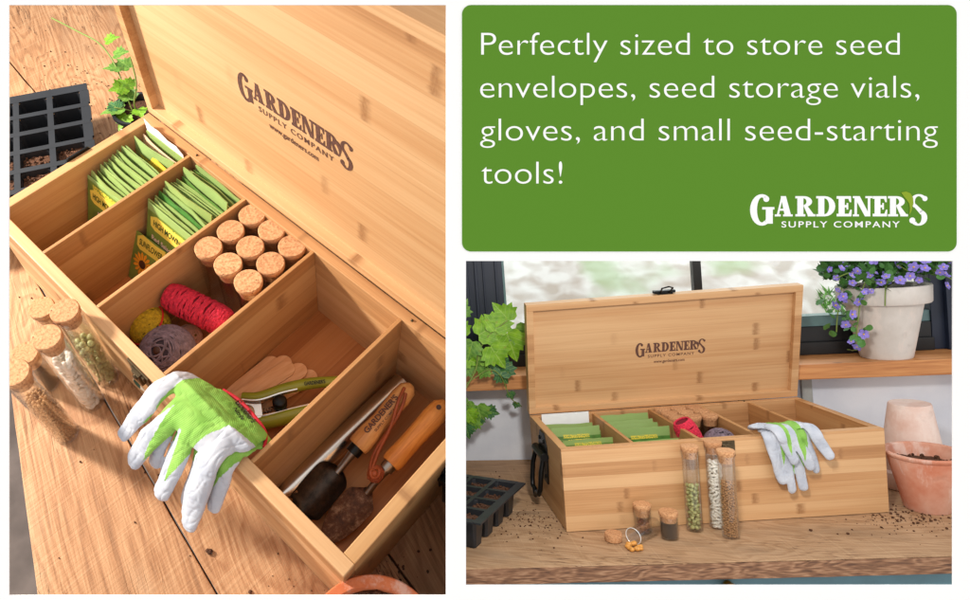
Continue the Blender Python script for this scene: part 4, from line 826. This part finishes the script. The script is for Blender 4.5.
# ------------------------------------------------------------------ pots
def pot(label, frame, M, rt, rb, h, rimh, rimo, mat, soilz=None, name='plant_pot', cat='pot', base=False):
    p = thing(name, label, cat, frame, M); wl = .0045
    rt0 = rb+(rt-rb)*(h-rimh)/h
    q = MB(); q.lathe([(.004, .0), (rb-.001, 0), (rb, .0015), (rt0, h-rimh), (rt-wl, h-rimh*.5), (rt-wl-.001, h-rimh), (rb-wl, .006), (.004, .006), (.004, 0.0001)], 56); q.build('pot_body', mat, p, True)
    q = MB(); q.lathe([(rt0-.001, h-rimh-.0005), (rt+rimo-.0015, h-rimh), (rt+rimo, h-rimh+.002), (rt+rimo+.001, h-.0015), (rt+rimo, h), (rt-wl+.0015, h), (rt-wl, h-.002), (rt-wl, h-rimh), (rt0-.003, h-rimh-.0004)], 56, caps=False); q.build('rim', mat, p, True)
    if soilz:
        q = MB(); n = 26; rs = rb+(rt-rb)*soilz/h-wl+.001; vs = [(0, 0, soilz+.002)]; 
        for k in range(1, 9):
            for j in range(n): a = 2*math.pi*j/n; r = rs*k/8; vs.append((r*math.cos(a), r*math.sin(a), soilz+noise.noise(Vector((r*math.cos(a)*90, r*math.sin(a)*90, 2)))*.004))
        fs = [[0, 1+j, 1+(j+1) % n] for j in range(n)]+[[1+(k-1)*n+j, 1+k*n+j, 1+k*n+(j+1) % n, 1+(k-1)*n+(j+1) % n] for k in range(1, 8) for j in range(n)]
        q.add(vs, fs)
        rnd = random.Random(2)
        for k in range(60): a = rnd.uniform(0, 6.28); r = rs*.95*math.sqrt(rnd.random()); q.ell((r*math.cos(a), r*math.sin(a), soilz+.002), (rnd.uniform(.001, .0035),)*3, sub=1)
        q.build('soil', SOIL, p, True)
    return p
pot('pinkish chalky clay pot turned upside down behind the terracotta pot', 'B', T((.571, .0985, .128)) @ Rot('X', 180), .0470, .0275, .128, .026, .0035, TC2)
pot('weathered terracotta pot holding soil at the right end of the bench', 'B', T((.520, .0080, 0)), .0465, .0280, .0830, .0060, .0015, TC1, .0650)
wp = pot('white washed clay pot of violet flowers standing on the window sill', 'W', T((.7270, -.018, .1766)), .0620, .0375, .1260, .030, .0050, WPOT, .114, cat='flower pot', name='flower_pot')
pot('orange terracotta pot of soil cut off at the bottom edge of the left view', 'A', T((.5020, -.0170, 0)), .0430, .030, .084, .020, .003, TC3, .074)

# ------------------------------------------------------------------ leaves and plants
def leaf_mesh(kind):
    q = MB()
    if kind == 'lobed':
        out = [(0, 0), (.16, -.10), (.34, -.06), (.42, .10), (.60, .18), (.46, .30), (.58, .46), (.36, .50), (.30, .66), (.20, .62), (.10, .84), (0, 1.0)]
    elif kind == 'round': out = [(0, 0), (.22, .05), (.36, .25), (.42, .42), (.34, .60), (.26, .78), (.12, .92), (0, 1)]
    pts = [(x, y, .10*abs(x)-.32*(y-.4)**2+.05*math.sin(9*x+7*y)) for x, y in out]; L_ = [(-x, y, z) for x, y, z in pts[1:-1]][::-1]
    ring = pts+L_; c = (0, .38, -.03); q.add([c]+ring, [[0, i+1, (i+1) % len(ring)+1] for i in range(len(ring))]); return q
def leaf_obj(parent, mesh, p, yaw, pitch, s, roll=0):
    o = bpy.data.objects.new('leaf', mesh); COL.objects.link(o); o.parent = parent
    o.matrix_local = T(p) @ Rot('Z', yaw) @ Rot('X', pitch) @ Rot('Y', roll) @ Matrix.Scale(s, 4); return o
ML1 = leaf_mesh('lobed').mesh('leaf', [LF1], True); ML2 = leaf_mesh('lobed').mesh('leaf', [LF2], True); ML3 = leaf_mesh('round').mesh('leaf', [LF3], True); ML4 = leaf_mesh('lobed').mesh('leaf', [LF4], True)
# vine in a black pot, left view
vp = thing('vine_plant', 'green lobed vine in a small black pot behind the lid, left view', 'plant', 'A', T((-.078, .210, 0)) @ Matrix.Scale(.84, 4))
q = MB(); q.lathe([(.0001, 0), (.024, 0), (.031, .052), (.034, .053), (.034, .058), (.030, .058), (.0295, .046), (.0001, .045)], 40); q.build('pot', PLAST, vp, True)
q = MB(); q.lathe([(.0001, .046), (.0285, .046), (.0285, .047), (.0001, .051)], 30); q.build('soil', SOIL, vp, True)
q = MB(); q.lathe([(.0260, .012), (.0275, .013), (.0300, .036), (.0292, .037)], 30, caps=False); q.build('white_tag', WHT, vp, True)
q = MB(); q.tube(smooth_path([(.0, -.005, .05), (-.01, -.002, .075), (-.045, .012, .100), (-.095, .022, .105), (-.150, .020, .100), (-.22, .018, .09)]), .0011, 8); q.tube(smooth_path([(.0, 0, .05), (.01, -.004, .075), (.006, .01, .10), (-.01, .02, .125)]), .0011, 8); q.tube(smooth_path([(0, .0, .05), (-.01, -.015, .06), (-.018, -.022, .062)]), .0009, 8); q.build('stem', STEM, vp, True)
for (p, yw, pt, s, rl, mm) in [((-.012, -.012, .060), 150, -5, .034, 10, ML1), ((-.002, -.004, .075), 60, 20, .026, 0, ML1), ((-.015, .004, .085), 165, 10, .026, -15, ML2), ((.004, .006, .095), 120, 20, .024, 10, ML2), ((-.035, .014, .100), 140, 5, .026, 10, ML1), ((-.060, .022, .105), -40, 10, .024, 0, ML1), ((.008, .0, .062), 250, 0, .022, 0, ML2), ((-.012, .016, .112), 100, 15, .024, 0, ML1), ((-.090, .030, .108), -30, 10, .022, 0, ML2), ((.0, -.016, .056), 200, -20, .026, 0, ML2), ((-.015, -.018, .060), 95, 0, .022, 0, ML4)]:
    leaf_obj(vp, mm, p, yw, pt, s, rl)
# vine, front view (in front of the window, leaves facing the viewer)
vb = thing('vine_plant', 'bright green vine with large lobed leaves in front of the window, left of the box', 'plant', 'W')
q = MB(); q.tube(smooth_path([(-.035, -.12, .13), (.0, -.105, .165), (.022, -.1, .200), (.030, -.1, .232), (.052, -.1, .262), (.085, -.1, .285)]), .0016, 8); q.tube(smooth_path([(-.035, -.11, .15), (.010, -.1, .178), (.045, -.095, .196), (.066, -.09, .182), (.080, -.075, .140), (.100, -.05, .116)]), .0010, 8); q.tube(smooth_path([(-.03, -.1, .14), (.0, -.085, .132), (.02, -.08, .118), (.030, -.08, .10)]), .0010, 8); q.build('stem', STEM, vb, True)
for (p, yw, rl, s, pt, mm) in [((.032, -.105, .262), 0, 62, .052, 78, ML2), ((.062, -.105, .268), 0, 20, .050, 75, ML2), ((.088, -.102, .285), 0, -40, .046, 80, ML2), ((.052, -.108, .240), 10, 150, .050, 85, ML2), ((.082, -.104, .262), 0, 165, .058, 80, ML2), ((.020, -.106, .250), 0, 200, .040, 85, ML1), ((.004, -.104, .262), 0, -30, .040, 85, ML2), ((.098, -.10, .270), 0, 140, .042, 80, ML1), ((-.004, -.104, .225), 0, 120, .040, 80, ML2), ((.066, -.092, .186), 0, 20, .044, 70, ML4), ((.064, -.09, .190), 0, 150, .030, 75, ML4), ((.020, -.085, .128), 0, 170, .040, 80, ML1), ((.036, -.082, .118), 0, 110, .026, 80, ML4), ((.004, -.086, .138), 0, 215, .034, 80, ML1), ((.014, -.10, .228), 0, 170, .040, 80, ML1), ((.080, -.078, .150), 0, 160, .016, 80, ML4), ((.092, -.06, .126), 0, 200, .014, 80, ML4), ((.022, -.08, .108), 0, 190, .022, 80, ML4), ((.0, -.098, .205), 0, 100, .034, 80, ML1), ((.030, -.1, .214), 0, 60, .030, 80, ML2), ((.0, -.09, .120), 0, 150, .032, 80, ML2), ((.012, -.085, .104), 0, 200, .030, 80, ML1), ((-.004, -.088, .092), 0, 170, .028, 80, ML4), ((.040, -.095, .200), 0, 210, .026, 80, ML1), ((.0, -.10, .300), 0, 30, .034, 80, ML1)]:
    o = bpy.data.objects.new('leaf', mm); COL.objects.link(o); o.parent = vb; o.matrix_local = T(p) @ Rot('Z', yw) @ Rot('Y', rl) @ Rot('X', pt) @ Matrix.Scale(s, 4)
# violet flowers
bc = thing('flowering_plant', 'trailing plant with many small violet flowers and yellow centres over the white pot', 'plant', 'W', T((.7260, -.022, .294)))
q = MB(); rnd = random.Random(21); tips = []
trails = [[(0, 0, 0), (-.03, -.03, .03), (-.055, -.05, .01), (-.068, -.055, -.045), (-.073, -.052, -.085)], [(0, 0, 0), (-.04, -.02, .03), (-.075, -.03, .015), (-.088, -.035, -.03), (-.09, -.03, -.065)], [(0, 0, 0), (-.04, .0, .045), (-.07, -.0, .055)], [(0, 0, 0), (0, -.03, .045), (.01, -.055, .035)], [(0, 0, 0), (.03, -.03, .04), (.07, -.05, .02), (.095, -.05, .0)], [(0, 0, 0), (.04, .0, .05), (.09, 0, .045)], [(0, 0, 0), (-.02, .02, .06), (-.03, .02, .085)], [(0, 0, 0), (.02, .01, .06), (.04, 0, .09)], [(0, 0, 0), (-.015, -.045, .025), (-.028, -.062, .005), (-.03, -.062, -.02)], [(0, 0, 0), (.05, -.035, .045), (.11, -.04, .04)], [(0, 0, 0), (-.05, -.01, .03), (-.085, -.015, .045)], [(0, 0, 0), (-.06, -.04, .035), (-.09, -.045, .03)]]
sites = []
for tr_ in trails:
    sp = smooth_path(tr_, 7); q.tube(sp, .0010, 6)
    for i in range(4, len(sp)):
        for _ in range(2): sites.append((sp[i]+Vector((rnd.gauss(0, .007), rnd.gauss(0, .006), rnd.gauss(0, .006))), i/len(sp)))
q.build('stem', STEM, bc, True)
lf = MB(); LV, LFc = leaf_mesh('round').v, leaf_mesh('round').f
for k in range(380):
    s_, f_ = sites[rnd.randrange(len(sites))]; p = s_+Vector((rnd.gauss(0, .010), rnd.gauss(0, .008), rnd.gauss(0, .008)))
    if -.058 < p.x < .07 and p.z < .004: continue
    lf.add(LV, LFc, 0, T(p) @ Rot('Z', rnd.uniform(0, 360)) @ Rot('X', rnd.uniform(10, 80)) @ Matrix.Scale(rnd.uniform(.010, .018), 4))
for k in range(380):
    a = rnd.uniform(0, 6.28); d = .075*math.sqrt(rnd.random()); p = Vector((d*math.cos(a)*1.3, d*math.sin(a)*.7, .022+.055*rnd.random()*(1-(d/.09)**2)))
    lf.add(LV, LFc, 0, T(p) @ Rot('Z', rnd.uniform(0, 360)) @ Rot('X', rnd.uniform(10, 80)) @ Matrix.Scale(rnd.uniform(.011, .020), 4))
lf.build('foliage', LF3, bc, True)
fm = MB()
for k in range(5):
    a = 72*k; P = [(0, 0), (.30, .25), (.42, .62), (.25, .92), (0, .98), (-.25, .92), (-.42, .62), (-.30, .25)]
    fm.add([(x, y, .10*y*y+.02*k) for x, y in P], [list(range(8))], 0, Rot('Z', a))
fm.ell((0, 0, .06), (.17, .17, .12), 1, sub=2); FM = fm.mesh('flower', [PET, PETW], False)
spots = [(-.088, -.035, .010), (-.076, -.055, -.03), (-.084, -.040, -.05), (-.072, -.055, -.085), (-.079, -.05, -.078), (-.066, -.058, -.065), (-.092, -.03, -.02), (-.07, -.05, .02), (-.05, -.055, .03), (-.085, -.04, .045), (-.025, -.062, .030), (-.01, -.062, .022), (.006, -.06, .028), (.022, -.058, .018), (.03, -.06, .040), (-.04, -.05, .055), (.05, -.055, .03), (.088, -.05, .035), (.096, -.05, .018), (.105, -.045, .03), (.09, -.055, -.008), (.075, -.05, .045), (.0, -.05, .06), (.025, -.05, .065), (-.02, -.045, .07), (-.06, -.035, .07), (.05, -.04, .065), (.11, -.04, .055), (-.08, -.02, .065), (.06, -.055, .01), (-.055, -.06, .008), (-.082, -.045, -.01), (-.075, -.056, .035), (.115, -.04, .01), (.035, -.056, .052), (-.09, -.03, .03), (-.1, -.03, .045), (-.068, -.056, -.012), (.012, -.06, .045), (-.035, -.06, .018)]
for k in range(34): s_, f_ = sites[rnd.randrange(len(sites))]; spots.append((s_.x, s_.y-.012, s_.z+.004))
for p in spots:
    o = bpy.data.objects.new('flower', FM); COL.objects.link(o); o.parent = bc
    o.matrix_local = T(Vector(p)+Vector((rnd.gauss(0, .002), -.006, rnd.gauss(0, .002)))) @ Rot('Z', rnd.uniform(-55, 40)) @ Rot('X', 90+rnd.uniform(-60, 25)) @ Rot('Z', rnd.uniform(0, 72)) @ Matrix.Scale(rnd.uniform(.0048, .0092), 4) @ Matrix.Diagonal((rnd.uniform(.75, 1.1), 1, rnd.uniform(.6, 2.2), 1))

# ------------------------------------------------------------------ seedling trays
def tray(label, frame, M, nx, ny, px_, py_, h, filled):
    """origin at the corner of the rim; cells run to -x and -y"""
    t = thing('seedling_tray', label, 'seedling tray', frame, M); q = MB(); lip = .006; g = .0068
    W, D = nx*px_, ny*py_
    for i in range(nx+1): q.box(-i*px_-g/2-(lip if i == nx else 0), -i*px_+g/2+(lip if i == 0 else 0), -D-lip, lip, h-.0025, h)
    for j in range(ny+1):
        for i in range(nx): q.box(-(i+1)*px_+g/2, -i*px_-g/2, -j*py_-g/2-(lip-.002 if j == ny else 0), -j*py_+g/2+(lip-.002 if j == 0 else 0), h-.0026, h-.0001)
    for i in range(nx):
        for j in range(ny):
            cx, cy = -(i+.5)*px_, -(j+.5)*py_; a, b = (px_-g)/2, (py_-g)/2; c, d = a*.68, b*.68
            def ringp(x, y, z): 
                k = .25; return [(cx+sx*x*u_, cy+sy*y*v_, z) for sx, sy, seq in ((1, 1, ((1, 1-k), (1-k, 1))), (-1, 1, ((1-k, 1), (1, 1-k))), (-1, -1, ((1, 1-k), (1-k, 1))), (1, -1, ((1-k, 1), (1, 1-k)))) for u_, v_ in seq]
            top = ringp(a, b, h-.001); bot = ringp(c, d, .001); n = len(top)
            q.add(top+bot, [[k, n+k, n+(k+1) % n, (k+1) % n] for k in range(n)]+[list(range(n, 2*n))])
    q.build('tray_body', PLAST, t)
    s = MB(); rnd = random.Random(5)
    for i in range(nx):
        for j in range(ny):
            if not filled(i, j): continue
            cx, cy = -(i+.5)*px_, -(j+.5)*py_; a, b = (px_-g)/2*.94, (py_-g)/2*.94; m_ = 8; z0 = h-.008
            vs = [(cx-a+2*a*u/m_, cy-b+2*b*v/m_, z0+noise.noise(Vector((cx*50+u*.8, cy*50+v*.8, 1)))*.003) for v in range(m_+1) for u in range(m_+1)]
            s.add(vs, [[v*(m_+1)+u, v*(m_+1)+u+1, (v+1)*(m_+1)+u+1, (v+1)*(m_+1)+u] for v in range(m_) for u in range(m_)])
            for k in range(26): s.ell((cx+rnd.uniform(-a, a)*.95, cy+rnd.uniform(-b, b)*.95, z0+.0015), (rnd.uniform(.0008, .0022),)*3, sub=1)
    s.build('soil', SOIL, t, True); return t
tray('black seedling tray with empty and soil-filled cells, top left of the left view', 'A', T((-.157, .193, 0)) @ Rot('Z', -31) @ Rot('Z', -90) @ T((0, 0, 0)) @ Matrix.Scale(1, 4) if False else T((-.1570, .1930, 0)) @ Rot('Z', 60), 4, 7, .039, .0285, .05, lambda i, j: False) if False else None
trayM = T((-.157, .193, 0)) @ Rot('Z', -30)      # +x runs along the rows towards the box
t_ = tray('black seedling tray with empty and soil-filled cells, top left of the left view', 'A', trayM @ T((.1855, -.004, 0)), 6, 4, .0300, .0385, .048, lambda i, j: i < 3)
tray('black plastic seedling tray of soil at the left end of the bench, right view', 'B', T((-.0485, .0870, 0)) @ Rot('Z', -33), 4, 4, .040, .040, .045, lambda i, j: True)

# ------------------------------------------------------------------ spilled soil
def crumbs(name, frame, spots, seed, label):
    q = MB(); rnd = random.Random(seed)
    for (x, y, sx, sy, n, r0, r1) in spots:
        for k in range(n):
            a = rnd.gauss(x, sx); b = rnd.gauss(y, sy); r = rnd.uniform(r0, r1)*rnd.random()**.5
            if frame == 'B' and 0 < a < .462 and b > -.002: continue
            if frame == 'A' and -.003 < a < .463 and -.002 < b < .19: continue
            q.ell((a, b, r*.5), (r, r*rnd.uniform(.6, 1.2), r*.7), sub=1, R=Rot('Z', rnd.uniform(0, 360)))
    tag(q.build(name, SOIL, None, True), label, 'soil', kind='stuff', frame=frame)
crumbs('soil_crumbs', 'A', [(.455, -.028, .03, .015, 60, .0006, .0022), (.48, .02, .02, .03, 90, .0006, .0018), (.30, -.07, .06, .03, 10, .0008, .0016), (.20, -.07, .05, .03, 6, .0008, .0016), (-.02, -.02, .05, .015, 14, .0006, .0015), (-.25, .22, .06, .03, 80, .0006, .0016), (-.12, .24, .05, .03, 160, .0006, .0016), (.352, -.047, .002, .002, 2, .002, .0032)], 3, 'crumbs of dark soil scattered on the bench seen from above')
crumbs('soil_crumbs', 'B', [(-.055, .055, .035, .04, 170, .0006, .0020), (-.03, .03, .03, .03, 50, .0006, .0018), (.475, -.02, .028, .022, 160, .0006, .0026), (.43, -.03, .04, .03, 60, .0005, .0016), (.52, -.055, .02, .012, 60, .0006, .002), (.36, -.045, .03, .012, 5, .001, .0030), (.0, .25, .05, .02, 12, .001, .002), (.05, -.05, .1, .02, 10, .0005, .001)], 4, 'crumbs of dark soil scattered on the bench seen from the front')

# ------------------------------------------------------------------ everything ends at the partition
import bmesh
def trim_to_partition():
    bpy.context.view_layer.update()
    for o in list(bpy.data.objects):
        if o.type != 'MESH': continue
        r = o
        while r.parent: r = r.parent
        fr = next((f for (x, f) in ROOTS if x == r), None)
        if fr in (None, 'S') or r.name.startswith('partition'): continue
        keep = -1 if fr == 'A' else 1
        mw = o.matrix_world; bb = [mw @ Vector(c) for c in o.bound_box]; ds = [(p-EYE).dot(CUT_N)*keep for p in bb]
        if min(ds) > .002: continue
        if max(ds) < .002:
            bpy.data.objects.remove(o) if not o.children else None; continue
        if o.data.users > 1: o.data = o.data.copy()
        inv = mw.inverted(); pc = inv @ (EYE+CUT_N*keep*.0022); pn_ = (mw.to_3x3().transposed() @ (CUT_N*keep)).normalized()
        bm = bmesh.new(); bm.from_mesh(o.data)
        res = bmesh.ops.bisect_plane(bm, geom=bm.verts[:]+bm.edges[:]+bm.faces[:], plane_co=pc, plane_no=pn_, clear_inner=True)
        ed = [e for e in res['geom_cut'] if isinstance(e, bmesh.types.BMEdge)]
        try: bmesh.ops.contextual_create(bm, geom=ed)
        except Exception: pass
        bm.to_mesh(o.data); bm.free()
        if len(o.data.vertices) == 0 and not o.children: bpy.data.objects.remove(o)
trim_to_partition()

# ------------------------------------------------------------------ light
w = bpy.data.worlds.new('World'); S.world = w; w.use_nodes = True; nt = w.node_tree; nt.nodes.clear()
out = nt.nodes.new('ShaderNodeOutputWorld'); bg = nt.nodes.new('ShaderNodeBackground'); nt.links.new(bg.outputs[0], out.inputs[0])
tc = nt.nodes.new('ShaderNodeTexCoord'); dp = nt.nodes.new('ShaderNodeVectorMath'); dp.operation = 'DOT_PRODUCT'; nt.links.new(tc.outputs['Generated'], dp.inputs[0]); dp.inputs[1].default_value = tuple(-FWD)
mr = nt.nodes.new('ShaderNodeMapRange'); nt.links.new(dp.outputs['Value'], mr.inputs[0]); mr.inputs[1].default_value = -.1; mr.inputs[2].default_value = .25; mr.inputs[3].default_value = .62; mr.inputs[4].default_value = 1.07
wm = nt.nodes.new('ShaderNodeMix'); wm.data_type = 'RGBA'; m2 = nt.nodes.new('ShaderNodeMapRange'); nt.links.new(dp.outputs['Value'], m2.inputs[0]); m2.inputs[1].default_value = -.3; m2.inputs[2].default_value = .25; nt.links.new(m2.outputs[0], wm.inputs[0]); wm.inputs[6].default_value = (.84, .93, 1.1, 1); wm.inputs[7].default_value = (1, .985, .97, 1); nt.links.new(wm.outputs[2], bg.inputs[0]); nt.links.new(mr.outputs[0], bg.inputs[1])
def area(name, loc, target, size, power, col, spread=180):
    l = bpy.data.lights.new(name, 'AREA'); l.shape = 'DISK'; l.size = size; l.energy = power; l.color = col; l.spread = rad(spread)
    o = bpy.data.objects.new(name, l); COL.objects.link(o); d = (Vector(target)-Vector(loc)).normalized()
    o.matrix_world = Matrix.Translation(loc) @ d.to_track_quat('-Z', 'Y').to_matrix().to_4x4(); return o
ctr = FA @ Vector((.23, .08, .05)); dl = (FA.to_3x3() @ Vector((-.80, -.38, .52))).normalized()
area('key_lamp_left_scene', ctr+dl*1.02, ctr, .12, 9.8, (1, .92, .81), 120)
area('key_lamp_right_scene', EYE+(RIGHT*.20-DOWN*.155+FWD*.46), (.25, .05, .05), .08, 2.65, (1, .95, .88), 150)
WM = FR['W']; area('outdoor_light', WM @ Vector((1.2, 1.8, 2.4)), WM @ Vector((.9, 1.9, 0)), 1.5, 75, (.97, .98, 1))
